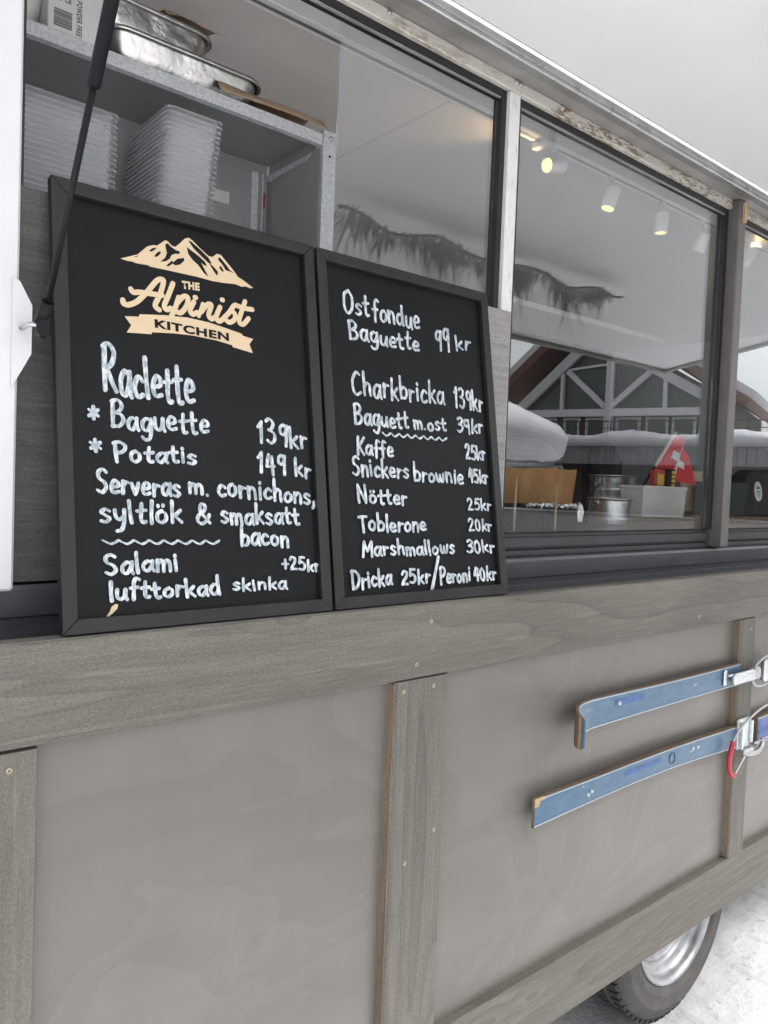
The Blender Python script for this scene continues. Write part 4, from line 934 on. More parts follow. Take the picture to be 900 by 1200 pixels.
# foil trays
def tray(name, label, cx_, cy_, z0, w, d, h, rot, tilt=0.0):
    r = thing(name, label, 'tray', (cx_, cy_, z0), 0, 'foil trays on the shelf')
    r.rotation_euler = (tilt, 0, rot)
    rnd = random.Random(int(w * 1000) + int(h * 999))
    def loop(mb, ix, z, rad, n=6, jit=0.0):
        x, y = w / 2 - ix, d / 2 - ix; o = []
        for (sx, sy, a0) in ((1, 1, 0), (-1, 1, 90), (-1, -1, 180), (1, -1, 270)):
            for k in range(n + 1):
                a = R(a0 + 90 * k / n); o.append(mb.bm.verts.new((sx * (x - rad) + rad * math.cos(a) + rnd.uniform(-jit, jit), sy * (y - rad) + rad * math.sin(a) + rnd.uniform(-jit, jit), z)))
        return o
    mb = MB(); L = [loop(mb, .010, h - .002, .035), loop(mb, .012, h * .8, .035, 6, .001), loop(mb, .018, h * .45, .035, 6, .0015), loop(mb, .024, .008, .034, 6, .001), loop(mb, .032, 0, .03)]
    for a, b in zip(L, L[1:]):
        for k in range(len(a)): mb.bm.faces.new((a[k], a[(k + 1) % len(a)], b[(k + 1) % len(a)], b[k])).smooth = True
    mb.bm.faces.new(L[-1]); obj('tray_body', mb, 'foil', r, local=True)
    mb = MB(); pts = []
    x, y, rad = w / 2 - .004, d / 2 - .004, .04
    for (sx, sy, a0) in ((1, 1, 0), (-1, 1, 90), (-1, -1, 180), (1, -1, 270)):
        for k in range(8):
            a = R(a0 + 90 * k / 7); pts.append((sx * (x - rad) + rad * math.cos(a), sy * (y - rad) + rad * math.sin(a), h))
    pts.append(pts[0]); mb.tube(pts, .0045, 8, cap=False); obj('rolled_rim', mb, 'foil', r, local=True)
    mb = MB(); Lm = loop(mb, .008, h + .001, .036); c = mb.bm.verts.new((0, 0, h + .003))
    for k in range(len(Lm)): mb.bm.faces.new((Lm[k], Lm[(k + 1) % len(Lm)], c)).smooth = True
    obj('foil_cover', mb, 'foil', r, local=True)
    return r
tray('foil_tray', 'larger shiny foil tray lying directly on the upper shelf', .610, .400, 2.1735, .31, .195, .050, R(0))
tray('foil_tray', 'smaller shiny foil tray stacked on top of the larger one', .556, .420, 2.2290, .235, .18, .056, R(2))
# brown paper on the shelf edge and on the trays
def paper(name, label, x0, x1, y0, y1, z0, amp, seed, cat='paper', bulge=.012):
    mb = MB(); rnd = random.Random(seed); nx, ny = 16, 8; vs = []
    for i in range(nx + 1):
        row = []
        for j in range(ny + 1):
            u, v = i / nx, j / ny; x = x0 + (x1 - x0) * u; y = y0 + (y1 - y0) * v + .008 * math.sin(4 * u + 1)
            z = z0 + amp * (.5 + .5 * math.sin(5 * u + 2 * v)) + (bulge * (1 - abs(2 * v - 1)) ** .5) * (1 - u * .15) + .002 * rnd.random()
            row.append(mb.bm.verts.new((x, y, z)))
        vs.append(row)
    for i in range(nx):
        for j in range(ny): mb.bm.faces.new((vs[i][j], vs[i + 1][j], vs[i + 1][j + 1], vs[i][j + 1])).smooth = True
    ex = bmesh.ops.extrude_face_region(mb.bm, geom=mb.bm.faces[:])
    bmesh.ops.translate(mb.bm, vec=(0, 0, .0012), verts=[v for v in ex['geom'] if isinstance(v, bmesh.types.BMVert)])
    o = obj(name, mb, 'paper', None, origin=((x0 + x1) / 2, (y0 + y1) / 2, z0)); return tag(o, label, cat)
paper('paper_bag', 'flat brown paper bag lying on the edge of the upper shelf', .660, .885, SY - .012, .302 + .12, 2.1745, .004, 3, 'paper bag', .042)
paper('paper_sheet', 'brown paper sheet lying on the upper foil tray', .575, .672, .335, .45, 2.2900, .012, 8, 'paper', .02)
# glove carton
gb = thing('glove_carton', 'white carton of gloves with a barcode, standing on the upper shelf', 'carton', (.407, .36, 2.1735))
obj('carton', B(.3635, .4500, SY + .004, .42, 2.1735, 2.330, .0015), 'cardprint', gb)
mb = MB(); yb = SY + .0034; rnd = random.Random(2); x = .3725
while x < .4035:
    wbar = rnd.choice((.0006, .0010, .0016)); 
    x += wbar + rnd.choice((.0007, .0011))
z = 2.1815
while z < 2.209:
    hbar = rnd.choice((.0005, .0008, .0013)); mb.box(.3725, .4005, yb, yb + .0004, z, z + hbar); z += hbar + rnd.choice((.0007, .0012))
fc = lambda p, h: (p[0], yb - h, p[1])
fonttext('CE', mb, (.3890, 2.2215), (.3990, 2.2215), .0085, fc, 0.0)
def vtext(mb, s, x, z0, z1, cap):
    # reads downwards along the carton
    fv = lambda p, h: (x + p[1], yb - h, z0 - p[0])
    fonttext(s, mb, (0, 0), (z0 - z1, 0), cap, fv, 0.0, .015)
vtext(mb, 'GLOVE POWDER FREE', .4070, 2.262, 2.177, .0090)
for q in ((.376, 2.2225), (.3835, 2.2225)): mb.tube([(q[0], yb, q[1]), (q[0] - .003, yb, q[1] + .016)], .0005, 4)
mb.tube([(.373, yb, 2.2385), (.3865, yb, 2.2245)], .0005, 4); mb.tube([(.376, yb, 2.2225), (.3835, yb, 2.2225)], .0005, 4)
obj('print', mb, 'print', gb)
bw = MB(); bw.lathe([(.001, 0), (.036, 0), (.042, .006), (.050, .030), (.056, .060), (.0575, .062), (.0575, .066), (.053, .064), (.04, .006), (.001, .004)], (.315, .365, 2.1735), 'Z', 40)
tag(obj('bowl', bw, 'plasticwhite', None, origin=(.315, .365, 2.1735)), 'round white tub beside the glove carton on the upper shelf', 'tub')
mb = MB(); mb.prism([(.835, 1.860), (.868, 1.8895), (.895, 1.874), (.905, 1.845), (.87, 1.80), (.82, 1.82)], lambda p: (p[0], .17, p[1]), lambda p: (p[0] + .004, .178, p[1]))
mb.box(.80, .92, .170, .176, 1.3735, 1.835)
tag(obj('cardboard_sheet', mb, 'paper', None, origin=(.86, .173, 1.3735)), 'brown cardboard sheet peeking up where the two boards meet', 'cardboard')

# ------------------------------------------------------------------ ceiling track and spotlights
tk = thing('light_track', 'white light track running along the trailer ceiling', 'light track', (1.9, .30, 2.40))
obj('track', B(.2, 3.55, .284, .319, 2.3665, 2.3995, .002), 'lampwhite', tk)
mb = MB(); mb.box(.2, 3.55, .297, .306, 2.3650, 2.3664); obj('track_groove', mb, 'gutter', tk)
fb = obj('feed_box', B(1.556, 1.592, .274, .329, 2.352, 2.3990, .003), 'white', tk)
m2 = MB(); m2.lathe([(.0004, -.001), (.003, -.001), (.0032, .001)], (1.573, .2735, 2.363), 'Y', 8); obj('screw', m2, 'gutter', fb)
def spot(x, y, z, d, label, lit, power=1.2, s=1.0, ld=None):
    d = Vector(d).normalized(); c = Vector((x, y, z)); L = .062 * s; r = .0195 * s
    a = c - d * L / 2; b = c + d * L / 2
    th = thing('track_spotlight', label, 'spotlight', (x, .302, 2.366), 0, 'spotlights on the white ceiling track')
    mb = MB(); mb.lathe([(.0003, 0), (r * .85, 0), (r * .97, .0015), (r, .004), (r, L - .0015), (r * .98, L), (r * .90, L), (r * .86, L - .003), (r * .80, L - .012)], (0, 0, 0), 'Z', 28)
    bmesh.ops.transform(mb.bm, matrix=Matrix.Translation(a) @ d.to_track_quat('Z', 'Y').to_matrix().to_4x4(), verts=mb.bm.verts)
    obj('lamp_head', mb, 'lampwhite', th)
    j = Vector((x - d.x * .004, y, 2.366))
    mb = MB(); mb.tube([(x, .302, 2.366), (x, .302, 2.356)], .009, 12); mb.tube([(x, .302, 2.358), c - d * .010], .0042, 8); obj('stem', mb, 'white', th)
    mb = MB(); mb.tube([b - d * .0075, b - d * .0065], r * .82, 20)
    obj('lens', mb, 'lit' if lit else 'ceil', th)
    if lit:
        l = bpy.data.lights.new('spot_lamp', 'SPOT'); l.energy = power; l.color = (1, .66, .32); l.spot_size = R(105); l.spot_blend = .9; l.shadow_soft_size = .015
        o = bpy.data.objects.new('spot_lamp', l); COL.objects.link(o); o.parent = th; o.location = (b + d * .004) - th.location
        l.spot_size = R(80 if ld else 105); o.rotation_euler = Vector(ld or d).to_track_quat('-Z', 'Y').to_euler()
spot(1.622, .302, 2.322, (-.95, .04, -.24), 'lit spotlight turned towards the left, nearest to the feed box of the track', True, .9, 1.0, (-.8, .45, .45))
spot(1.878, .302, 2.304, (-.24, .12, -.92), 'lit spotlight tilted down and left, second from the feed box', True, .5)
spot(2.146, .302, 2.301, (.0, .04, -1), 'lit spotlight hanging straight down, third from the feed box', True, .5)
spot(2.388, .302, 2.299, (.10, .42, -.90), 'unlit looking spotlight turned away, last before the brown post', False)
spot(2.71, .302, 2.318, (.15, -.2, .40), 'spotlight behind the right window glowing on the ceiling', True, 2.0, 1.0, (.5, .1, .85))

# ------------------------------------------------------------------ fir garland
gr = thing('fir_garland', 'dark green fir garland hanging under the raised hatch, mirrored in the glass', 'garland', (1.8, -.58, 2.20))
rnd = random.Random(11); mb = MB(); NP = 33; GY = -.517
pts = [(1.165 + i * .0372, GY + .011 * math.sin(i * .9), hp(GY) - .035 - .012 * (1 - math.cos(i * .62))) for i in range(NP)]
e_ = Vector(pts[-1]); obj('wire', MB().tube(pts + [e_ + Vector((.045, 0, .0)), e_ + Vector((.09, .004, .006))], .005, 6), 'stem', gr)
for i in range(1200):
    t = rnd.random() * (NP - 1.01); k = int(t); f = t - k
    p = Vector(pts[k]).lerp(Vector(pts[k + 1]), f); cl = max(0, .45 + .75 * math.sin(t * 1.35) * math.sin(t * .61 + 1))
    p += Vector((0, rnd.uniform(-.03, .03), rnd.uniform(-.02, .006)))
    ln = rnd.uniform(.018, .04) + cl * rnd.uniform(.0, .15); a = rnd.gauss(0, .32); bb = rnd.gauss(0, .3)
    if rnd.random() < .18: a += rnd.choice((-1, 1)) * .9; ln *= .5
    d = Vector((math.sin(a), math.sin(bb) * .6, -1)).normalized(); w_ = rnd.uniform(.0008, .0022); s_ = Vector((1, rnd.uniform(-.6, .6), 0)).normalized() * w_
    mid = p + d * ln * .5 + Vector((0, rnd.uniform(-.008, .008), .004))
    mb.bm.faces.new([mb.bm.verts.new(q) for q in (p - s_, p + s_, mid + s_, p + d * ln, mid - s_)])
obj('fir_sprigs', mb, 'fir', gr, recalc=False)
# pale bar standing in for the hatch frame's reflection in the glass
tag(obj('reflection_bar', B(2.6, 3.9, 1.30, 1.36, 2.30, 2.325, .003), 'ceil', None, origin=(3.2, 1.33, 2.31)), 'pale bar under the ceiling standing in for a reflection of the hatch frame', 'reflection bar')
mb = MB(); mb.tube([(3.2, 1.33, 2.326), (3.2, 1.33, 2.399)], .006, 8)

# ------------------------------------------------------------------ things on the inner counter behind the glass
CZ = 1.3725
# wooden riser
rs = thing('wooden_riser', 'rough wooden riser on the counter carrying the white bin', 'wooden riser', (2.4, .26, CZ))
obj('riser_top', B(1.885, 3.2, .200, .335, 1.398, 1.4085, .0015), 'plank', rs); obj('riser_front', B(1.885, 3.2, .202, .216, CZ + .0005, 1.3975), 'plank', rs)
obj('riser_end', B(1.886, 1.900, .2165, .33, CZ + .0005, 1.3975), 'plank', rs); obj('riser_end', B(3.185, 3.199, .2165, .33, CZ + .0005, 1.3975), 'plank', rs)
# buckets
def bucket(cx_, cy_, z0, rt, rb, h, label, ribs):
    th = thing('zinc_bucket', label, 'bucket', (cx_, cy_, z0), 0, 'zinc buckets on the counter')
    pr = [(.001, 0), (rb, 0), (rb + .002, .003)]
    for i in range(1, 30):
        f = i / 30; r_ = rb + (rt - rb) * f
        if any(abs(f - q) < .018 for q in ribs): r_ += .0028
        pr.append((r_, h * f))
    pr += [(rt, h - .003), (rt + .004, h - .002), (rt + .004, h + .002), (rt, h + .002), (rt - .002, h - .003), (rb - .002, .004), (.001, .004)]
    mb = MB(); mb.lathe(pr, (cx_, cy_, z0), 'Z', 48); obj('bucket_body', mb, 'zinc', th)
    mb = MB(); hp_ = [(cx_ + (rt + .006) * math.cos(a), cy_ + (rt + .006) * abs(math.sin(a)) * .98, z0 + h * .90 - .06 * math.sin(a) * h / .1) for a in [math.pi * k / 14 for k in range(15)]]
    obj('handle', MB().tube(hp_, .002, 6), 'steel', th)
    for sgn in (-1, 1): obj('handle_lug', B(cx_ + sgn * (rt + .004) - .004, cx_ + sgn * (rt + .004) + .004, cy_ - .008, cy_ + .008, z0 + h * .82, z0 + h * .95, .002), 'steel', th)
bucket(1.800, .205, CZ, .056, .050, .086, 'small zinc bucket in front, right against the window', (.22, .30, .38))
bucket(2.135, .42, CZ, .074, .060, .155, 'larger ribbed zinc bucket standing behind the small one', (.55, .63, .71))
# white bin with flag and packets
bn = thing('storage_bin', 'white plastic bin standing on the wooden riser', 'bin', (2.08, .24, 1.409))
mb = MB(); x0, x1, y0, y1, z0, z1 = 1.960, 2.197, .203, .277, 1.409, 1.498
def shell(mb, x0, x1, y0, y1, z0, z1, t, tp=.004):
    o = [(x0 + tp, y0 + tp, z0), (x1 - tp, y0 + tp, z0), (x1 - tp, y1 - tp, z0), (x0 + tp, y1 - tp, z0)]; p = [(x0, y0, z1), (x1, y0, z1), (x1, y1, z1), (x0, y1, z1)]
    q = [(x0 + t, y0 + t, z1), (x1 - t, y0 + t, z1), (x1 - t, y1 - t, z1), (x0 + t, y1 - t, z1)]; r = [(x0 + t + tp, y0 + t + tp, z0 + t), (x1 - t - tp, y0 + t + tp, z0 + t), (x1 - t - tp, y1 - t - tp, z0 + t), (x0 + t + tp, y1 - t - tp, z0 + t)]
    L = [[mb.bm.verts.new(v) for v in s] for s in (o, p, q, r)]
    for a, b in zip(L, L[1:]):
        for k in range(4): mb.bm.faces.new((a[k], a[(k + 1) % 4], b[(k + 1) % 4], b[k]))
    mb.bm.faces.new(L[0][::-1]); mb.bm.faces.new(L[3])
    return mb
shell(mb, x0, x1, y0, y1, z0, z1, .003); obj('bin_body', mb, 'plasticwhite', bn)
mb = MB(); mb.box(x0 - .003, x1 + .003, y0 - .003, y0 - .0003, z1 - .008, z1 + .001, .001); mb.box(x0 - .003, x0 - .0003, y0, y1 + .003, z1 - .008, z1 + .001, .001); mb.box(x1 + .0003, x1 + .003, y0, y1 + .003, z1 - .008, z1 + .001, .001); mb.box(x0, x1, y1 + .0003, y1 + .003, z1 - .008, z1 + .001, .001); obj('bin_rim', mb, 'plasticwhite', bn)
mb = MB()
for (a, b, c, d) in ((x0 + .02, x1 - .02, z1 - .0235, z1 - .022), (x0 + .02, x1 - .02, z0 + .018, z0 + .0195)): mb.box(a, b, y0 - .0002 + .001, y0 + .003, c, d)
obj('groove', mb, 'ceil', bn)
pk = thing('snack_packet', 'red packet with yellow print standing in the white bin', 'packet', (2.06, .25, 1.415))
obj('packet', B(2.058, 2.110, .225, .245, 1.415, 1.548, .002), 'redpack', pk); obj('packet_print', B(2.067, 2.101, .2240, .2247, 1.50, 1.535), 'yellow', pk)
pk = thing('snack_packet', 'black packet with yellow letters standing in the white bin', 'packet', (2.12, .25, 1.415))
obj('packet', B(2.118, 2.170, .225, .245, 1.415, 1.552, .002), 'black', pk)
mb = MB()
for i in range(4): mb.box(2.146, 2.166, .2240, .2247, 1.500 + i * .0125, 1.509 + i * .0125)
obj('packet_print', mb, 'yellow', pk)
fl = thing('swiss_flag', 'small red flag with a white cross on a leaning black stick', 'flag', (2.0, .262, 1.414))
A_, B_ = Vector((2.005, .262, 1.450)), Vector((2.200, .250, 1.667))
obj('flag_stick', MB().tube([A_, B_], .0035, 8), 'black', fl)
mb = MB(); nx, nz = 14, 14; ax = (B_ - A_).normalized(); vs = []; cross = MB(); hem = MB()
def fp(u, v, off=0.0):   # u along the fly, v along the hoist from top
    p00, p10, p11, p01 = B_, Vector((2.292, .25, 1.598)), Vector((2.328, .25, 1.508)), B_ - ax * .148
    q = p00 * ((1 - u) * (1 - v)) + p10 * (u * (1 - v)) + p11 * (u * v) + p01 * ((1 - u) * v)
    return q + Vector((0, -.010 * math.sin(u * 5 + v * 2) * u + .007 * math.sin(u * 11 + v * 1.5), .012 * math.sin(math.pi * u) * (1 - v) - .010 * math.sin(math.pi * u) * v)) + Vector((0, off, 0))
for i in range(nx + 1): vs.append([mb.bm.verts.new(fp(i / nx, j / nz)) for j in range(nz + 1)])
for i in range(nx):
    for j in range(nz): mb.bm.faces.new((vs[i][j], vs[i + 1][j], vs[i + 1][j + 1], vs[i][j + 1])).smooth = True
M['flagred'] = plain('flag_red', (.60, .022, .030), .6, 0, .06)
cl = obj('flag_cloth', mb, 'flagred', fl, recalc=False)
mb = MB()
def patch(u0, u1, v0, v1, off, k=4):
    g = [[mb.bm.verts.new(fp(u0 + (u1 - u0) * i / k, v0 + (v1 - v0) * j / k, off)) for j in range(k + 1)] for i in range(k + 1)]
    for i in range(k):
        for j in range(k): mb.bm.faces.new((g[i][j], g[i + 1][j], g[i + 1][j + 1], g[i][j + 1]))
patch(.40, .60, .18, .82, -.0008); patch(.22, .3999, .40, .60, -.0008); patch(.6001, .78, .40, .60, -.0008)
obj('cross', mb, 'cardprint', cl, recalc=False)
mb = MB(); patch(0, .05, 0, 1, -.0009); mb.tube([B_ + Vector((0, -.0005, 0)), B_ - ax * .148 + Vector((0, -.0005, 0))], .0048, 8); obj('hem', mb, 'cardprint', cl, recalc=False)
# tan carton, black tray with foil, skewers
cb = thing('tan_carton', 'open tan cardboard carton with a torn top edge behind the left of the glass', 'carton', (1.53, .25, CZ))
mb = MB(); rnd = random.Random(21)
def wall(p, q, n=14, zt=1.532, zb0=CZ + .0005, zb1=CZ + .0005, t=.005):
    p, q = Vector(p), Vector(q); d = (q - p).normalized(); nn = Vector((-d.y, d.x)); prev = None
    for i in range(n + 1):
        c = p + (q - p) * i / n; zt_ = zt + rnd.uniform(-.0022, .0022) - .004 * math.sin(math.pi * i / n); zb = zb0 + (zb1 - zb0) * i / n
        cc = [mb.bm.verts.new(v) for v in ((c.x - .035 * (c.x - 1.3), c.y + .01, zb), (c.x, c.y, zt_), (c.x + nn.x * t, c.y + nn.y * t, zt_), (c.x - .035 * (c.x - 1.3) + nn.x * t, c.y + .01 + nn.y * t, zb))]
        if prev:
            for k in range(4): mb.bm.faces.new((prev[k], prev[(k + 1) % 4], cc[(k + 1) % 4], cc[k]))
        else: mb.bm.faces.new(cc)
        prev = cc
    mb.bm.faces.new(prev[::-1])
wall((1.270, .33), (1.566, .205)); wall((1.5665, .2055), (1.705, .246), 6); wall((1.704, .252), (1.42, .43)); wall((1.4175, .4295), (1.2705, .3345), 6)
obj('carton_wall', mb, 'cardboard', cb)
bt = thing('black_tray', 'low black tray lined with torn foil in front of the tan carton', 'tray', (1.43, .14, CZ))
mb = MB(); shell(mb, 1.30, 1.500, .085, .190, CZ + .0005, 1.443, .004, .006); obj('tray_body', mb, 'black', bt)
mb = MB(); prev = None; rnd = random.Random(9)
for i in range(60):
    x = 1.305 + .205 * i / 59; zt = 1.4455 + rnd.uniform(-.002, .0035); dz = .006 + rnd.uniform(0, .007) + (.030 if x > 1.490 else 0)
    cur = [mb.bm.verts.new(v) for v in ((x, .092 + rnd.uniform(-.003, .003), zt - .006), (x, .082 + rnd.uniform(-.003, .003), zt), (x + rnd.uniform(-.002, .002), .079 + rnd.uniform(-.002, .003), zt - dz * .5), (x, .0815 + rnd.uniform(-.0015, .0015), zt - dz))]
    if prev:
        for k in range(3): mb.bm.faces.new((prev[k], prev[k + 1], cur[k + 1], cur[k]))
    prev = cur
prev = None
for i in range(26):
    y = .084 + .10 * i / 25; zt = 1.440 - .045 * math.sin(i / 25 * 2.2) + rnd.uniform(-.005, .006)
    cur = [mb.bm.verts.new(v) for v in ((1.496, y, zt + .008), (1.5065 + rnd.uniform(-.003, .004), y, zt), (1.520 + rnd.uniform(-.004, .006), y, zt - .018 + rnd.uniform(-.004, .004)))]
    if prev:
        for k in range(2): mb.bm.faces.new((prev[k], prev[k + 1], cur[k + 1], cur[k]))
    prev = cur
obj('foil_lining', mb, 'foil', bt, recalc=False)
mb = MB(); mb.tube([(1.271, .085, CZ + .001), (1.276, .088, 1.502)], .0030, 8); tag(obj('skewer', mb, 'rawwood', None, origin=(1.271, .085, CZ)), 'pale wooden skewer standing beside the menu board\'s right edge', 'skewer', 'wooden skewers')
mb = MB(); mb.tube([(1.402, .078, CZ + .001), (1.404, .0785, 1.490)], .0030, 8); tag(obj('skewer', mb, 'rawwood', None, origin=(1.402, .078, CZ)), 'pale wooden skewer standing in front of the black tray', 'skewer', 'wooden skewers')
# grey translucent roll-top cover behind
dc = thing('rolltop_cover', 'grey translucent roll-top food cover with a rounded end, behind the tan carton', 'food cover', (1.75, .62, CZ))
mb = MB(); poly = [(-.14, 0)] + [(.14 * math.cos(a) * -1, .16 * math.sin(a)) for a in [math.pi * k / 16 for k in range(1, 16)]] + [(.14, 0)]
mb.prism(poly, lambda p: (1.42, .66 + p[0], 1.500 + p[1] * .9), lambda p: (2.02, .66 + p[0], 1.500 + p[1] * .9))
M['smoke'] = glassm('smoked_plastic', .10, (.55, .57, .60), .5)
obj('cover', mb, 'smoke', dc); obj('food_basin', B(1.41, 2.03, .53, .80, CZ + .0005, 1.4995, .004), 'steel', dc)
# dark rounded jug, green sprig
jg = MB(); jg.lathe([(.001, 0), (.055, 0), (.06, .01), (.062, .16), (.056, .22), (.040, .255), (.018, .272), (.001, .275)], (2.215, .52, CZ + .001), 'Z', 32)
j = thing('black_jug', 'black rounded jug behind the white bin', 'jug', (2.215, .52, CZ)); obj('jug_body', jg, 'black', j)
mb = MB(); mb.tube(crom3([(2.27, .52, 1.60), (2.315, .52, 1.585), (2.32, .52, 1.50), (2.275, .52, 1.44)]), .007, 8); obj('handle', mb, 'black', j)
pl = thing('potted_herb', 'small dark green herb behind the larger zinc bucket', 'plant', (2.10, .56, CZ))
mb = MB(); mb.lathe([(.001, 0), (.045, 0), (.055, .09), (.050, .09), (.045, .07), (.001, .07)], (2.02, .62, CZ + .0005), 'Z', 24); obj('pot', mb, 'backwood', pl)
mb = MB(); rnd = random.Random(4)
for i in range(260):
    a = rnd.uniform(0, 6.28); rr = rnd.uniform(0, .075); z = 1.46 + rnd.uniform(0, .15) * (1 - rr * 6); c = Vector((2.02 + rr * math.cos(a), .62 + rr * math.sin(a), z)); s_ = rnd.uniform(.006, .014)
    u = Vector((rnd.gauss(0, 1), rnd.gauss(0, 1), rnd.gauss(0, 1))).normalized(); v = u.orthogonal().normalized()
    mb.bm.faces.new([mb.bm.verts.new(c + q) for q in (-u * s_, v * s_ * .5, u * s_, -v * s_ * .5)])
obj('leaves', mb, 'fir', pl, recalc=False); mb = MB(); mb.tube([(2.02, .62, 1.44), (2.022, .62, 1.55)], .003, 6); obj('stem', mb, 'stem', pl)
# behind the right window: padded black bag with a round sticker, dark crate, pale tray
bg_ = thing('black_bag', 'black upright bag with a round white sticker behind the right window', 'bag', (2.83, .28, 1.409))
mb = MB(); poly = [(2.655, 1.4095), (2.668, 1.52), (2.69, 1.556), (2.73, 1.572), (2.90, 1.578), (2.96, 1.56), (2.97, 1.4095)]
mb.prism(poly, lambda p: (p[0], .235 + (p[1] - 1.41) * .12, p[1]), lambda p: (p[0], .325 - (p[1] - 1.41) * .12, p[1])); bmesh.ops.bevel(mb.bm, geom=[e for e in mb.bm.edges], offset=.008, segments=2, affect='EDGES', profile=.5)
bo_ = obj('bag_body', mb, 'black', bg_)
mb = MB(); c = Vector((2.752, .2412, 1.497)); nrm = Vector((0, -1, .12)).normalized(); up_ = Vector((0, .12, 1)).normalized()
mb.bm.faces.new([mb.bm.verts.new(c + nrm * .003 + Vector((1, 0, 0)) * .030 * math.cos(2 * math.pi * k / 32) + up_ * .035 * math.sin(2 * math.pi * k / 32)) for k in range(32)])
obj('sticker', mb, 'sticker', bo_, recalc=False)
mb = MB()
def sq(x0, x1, z0, z1):
    mb.bm.faces.new([mb.bm.verts.new(c + nrm * .0036 + Vector((1, 0, 0)) * a + up_ * b) for a, b in ((x0, z0), (x1, z0), (x1, z1), (x0, z1))])
sq(-.016, .016, -.003, .001); sq(-.013, .013, -.010, -.007); sq(-.010, .010, -.017, -.0145)
mb.bm.faces.new([mb.bm.verts.new(c + nrm * .0036 + Vector((1, 0, 0)) * a + up_ * b) for a, b in ((-.016, .009), (.016, .009), (.006, .020), (.001, .015), (-.005, .022))])
obj('sticker_print', mb, 'print', bo_, recalc=False)
cr = thing('dark_crate', 'dark green plastic crate beside the black bag', 'crate', (2.56, .30, 1.409))
mb = MB(); shell(mb, 2.475, 2.64, .225, .325, 1.4095, 1.523, .004, .004); obj('crate_body', mb, 'darkgreen', cr)
mb = MB()
for z in (1.43, 1.45): mb.box(2.485, 2.63, .2245, .2275, z, z + .003)
obj('rib', mb, 'darkgreen', cr)
pb = thing('pale_board', 'pale wooden board lying across the dark crate', 'board', (2.6, .3, 1.524)); obj('board_body', B(2.43, 2.72, .34, .37, 1.4095, 1.560, .012), 'foam', pb)

# ------------------------------------------------------------------ chalet across the square, seen mirrored in the glass
CH = thing('chalet', 'wooden gabled chalet with white beams and a snowy balcony, mirrored in the window glass', 'chalet', (45.93, -28.57, 0), math.atan2(.9533, .3021))
# local x runs along the front; depths are given from the front backwards and flipped, the front faces +y
def cobj(name, mb, mat, par=None):
    for v in mb.bm.verts: v.co.y = -v.co.y
    return obj(name, mb, mat, par or CH, local=True)
def cb_(name, boxes, mat, par=None, bars=()):
    mb = MB()
    for b in boxes: mb.box(*b)
    for (a, b, w_, y0, y1) in bars:
        a, b = Vector(a), Vector(b); d = (b - a).normalized(); n_ = Vector((-d.y, d.x)) * w_ / 2
        poly = [a - n_, b - n_, b + n_, a + n_]
        mb.prism([tuple(p) for p in poly], lambda p: (p[0], y0, p[1]), lambda p: (p[0], y1, p[1]))
    return cobj(name, mb, mat, par)
E1, AP, E2 = (-8.8, 7.72), (-2.4, 13.6), (7.5, 6.9)
def fy(v): return v
wallpoly = [(-7.6, 0), (6.6, 0), (6.6, 7.4), (-2.4, 12.9), (-7.6, 8.0)]
mb = MB(); mb.prism(wallpoly, lambda p: (p[0], .30, p[1]), lambda p: (p[0], 14, p[1])); cobj('house_body', mb, 'ch_dark', CH)
mb = MB(); mb.prism([(-7.2, 6.9), (6.2, 6.9), (6.2, 7.35), (-2.4, 12.5), (-7.2, 8.0)], lambda p: (p[0], .12, p[1]), lambda p: (p[0], .29, p[1])); cobj('gable_glazing', mb, 'ch_glass', CH)
th_ = .55
def roofside(p, q, name):
    p, q = Vector(p), Vector(q); d = (q - p).normalized(); n_ = Vector((-d.y, d.x)); n_ = n_ if n_.y > 0 else -n_
    poly = [tuple(p), tuple(q), tuple(q + n_ * th_), tuple(p + n_ * th_)]
    mb = MB(); mb.prism(poly, lambda v: (v[0], -1.9, v[1]), lambda v: (v[0], 15, v[1])); r_ = cobj('roof', mb, 'ch_red', CH)
    poly = [tuple(p + n_ * (th_ + .01)), tuple(q + n_ * (th_ + .01)), tuple(q + n_ * (th_ + .5)), tuple(p + n_ * (th_ + .5))]
    mb = MB(); mb.prism(poly, lambda v: (v[0], -1.7, v[1]), lambda v: (v[0], 15, v[1])); cobj('roof_snow', mb, 'snow', r_)
roofside(E1, AP, 'l'); roofside(AP, E2, 'r')
cb_('beam', [], 'ch_white', bars=[((-7.5, 7.3), (-2.3, 12.1), .62, -.55, -.15), ((-2.4, 12.05), (6.4, 6.9), .62, -.56, -.16)])
cb_('beam', [(-7.2, 6.3, -.50, -.10, 6.55, 7.05)], 'ch_white')
cb_('beam', [(-1.45, -.95, -.46, .0, 4.6, 11.9)], 'ch_white')
cb_('beam', [], 'ch_white', bars=[((-4.2, 9.75), (-1.5, 7.2), .36, -.42, -.05), ((-1.1, 7.2), (2.3, 10.2), .36, -.42, -.05)])
cb_('beam', [(-4.65, -4.45, -.4, .05, 7.0, 9.6), (2.35, 2.6, -.4, .05, 7.0, 10.0)], 'ch_white')
cb_('beam', [], 'ch_white', bars=[((-4.0, 9.85), (-1.4, 10.1), .14, -.3, .05), ((-1.0, 10.2), (1.6, 10.3), .14, -.3, .05)])
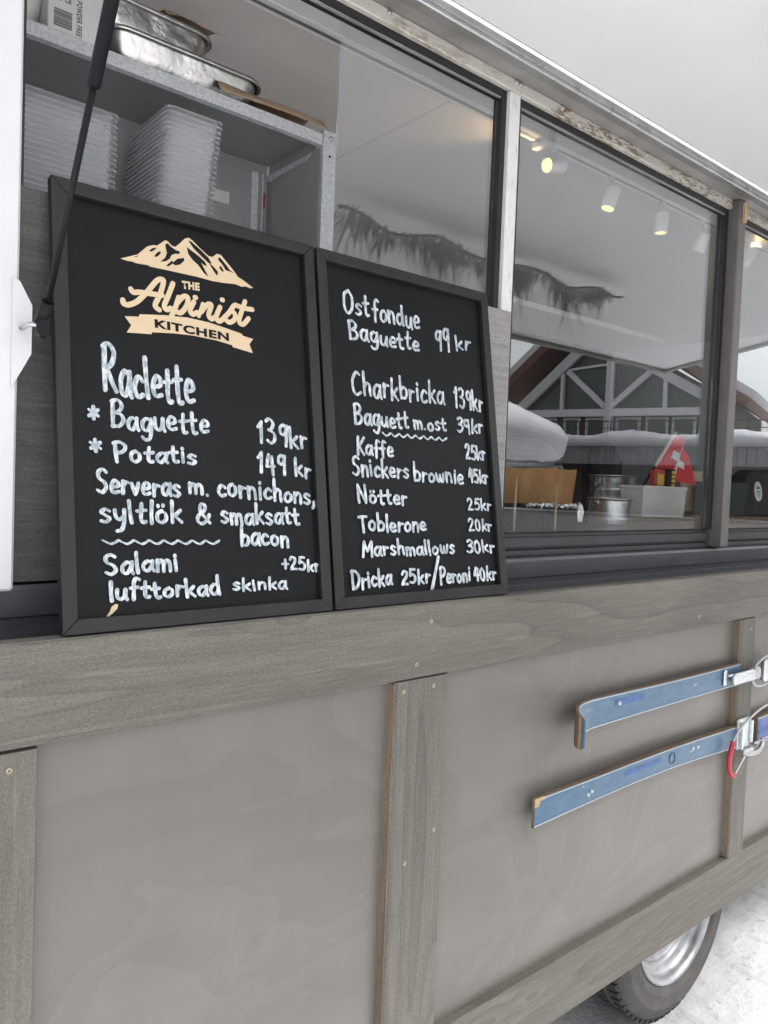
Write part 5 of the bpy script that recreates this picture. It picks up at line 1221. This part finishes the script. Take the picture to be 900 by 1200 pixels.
for (a, b) in ((-6.0, -5.0), (-4.5, -3.3), (-2.9, -1.5), (-.8, .85), (1.2, 2.65), (2.9, 4.4), (4.7, 6.0)):
    wv = cb_('window', [(a, a + .16, .05, .28, 4.4, 6.5), (b - .16, b, .05, .28, 4.4, 6.5), (a + .16, b - .16, .05, .28, 6.36, 6.5)], 'ch_white')
    cb_('pane', [(a + .16, b - .16, .18, .26, 4.4, 6.36)], 'ch_glass', wv)
bal = cb_('balcony', [(-6.6, 14.0, -3.2, .28, 3.95, 4.2)], 'ch_dark')
cb_('balcony_boards', [(-6.6 + .52 * i, -6.6 + .52 * i + .48, -3.28, -3.21, 3.2, 4.35) for i in range(39)], 'ch_side', bal)
mb = MB(); rnd = random.Random(8); prev = None
for i in range(61):
    x = -6.6 + 20.6 * i / 60; zt = 5.2 + .16 * math.sin(i * .35) + rnd.uniform(-.05, .05)
    cur = [mb.bm.verts.new(v) for v in ((x, -3.6, 4.36), (x, -3.75, 4.75), (x, -3.5, zt), (x, -2.7, zt - .1), (x, -2.5, 4.36))]
    if prev:
        for k in range(5): mb.bm.faces.new((prev[k], prev[(k + 1) % 5], cur[(k + 1) % 5], cur[k])).smooth = True
    else: mb.bm.faces.new(cur)
    prev = cur
mb.bm.faces.new(prev[::-1]); cobj('balcony_snow', mb, 'snow', bal)
rl = [(-6.6, 14.0, -2.42, -2.36, 5.98, 6.06), (-6.6, 14.0, -2.41, -2.37, 5.55, 5.60)] + [(-6.6 + 2.05 * i, -6.52 + 2.05 * i, -2.43, -2.35, 4.2, 5.98) for i in range(11)]
cb_('railing', rl, 'ch_iron', bal)
cb_('railing_bars', [(-6.6 + .23 * i, -6.585 + .23 * i, -2.40, -2.38, 4.6, 5.98) for i in range(90)], 'ch_iron', bal)
sh = thing('added_shed', 'long dark building added beside the chalet to darken the low reflections in the window glass', 'added_shed', tuple(CH.location), CH.rotation_euler[2])  # added dark building, keeps the lower window reflections from going pale
cb_('added_shed_wall', [(-34, -7.9, .5, 7, 0, 4.2)], 'ch_dark', sh)
mb = MB(); mb.prism([(-.2, 4.21), (7.5, 4.21), (3.6, 5.6)], lambda p: (-34.5, p[0], p[1]), lambda p: (-7.8, p[0], p[1])); cobj('added_shed_roof', mb, 'snow', sh)
cb_('lower_wall', [(6.65, 14.0, .35, 6, 0, 3.94)], 'ch_dark')
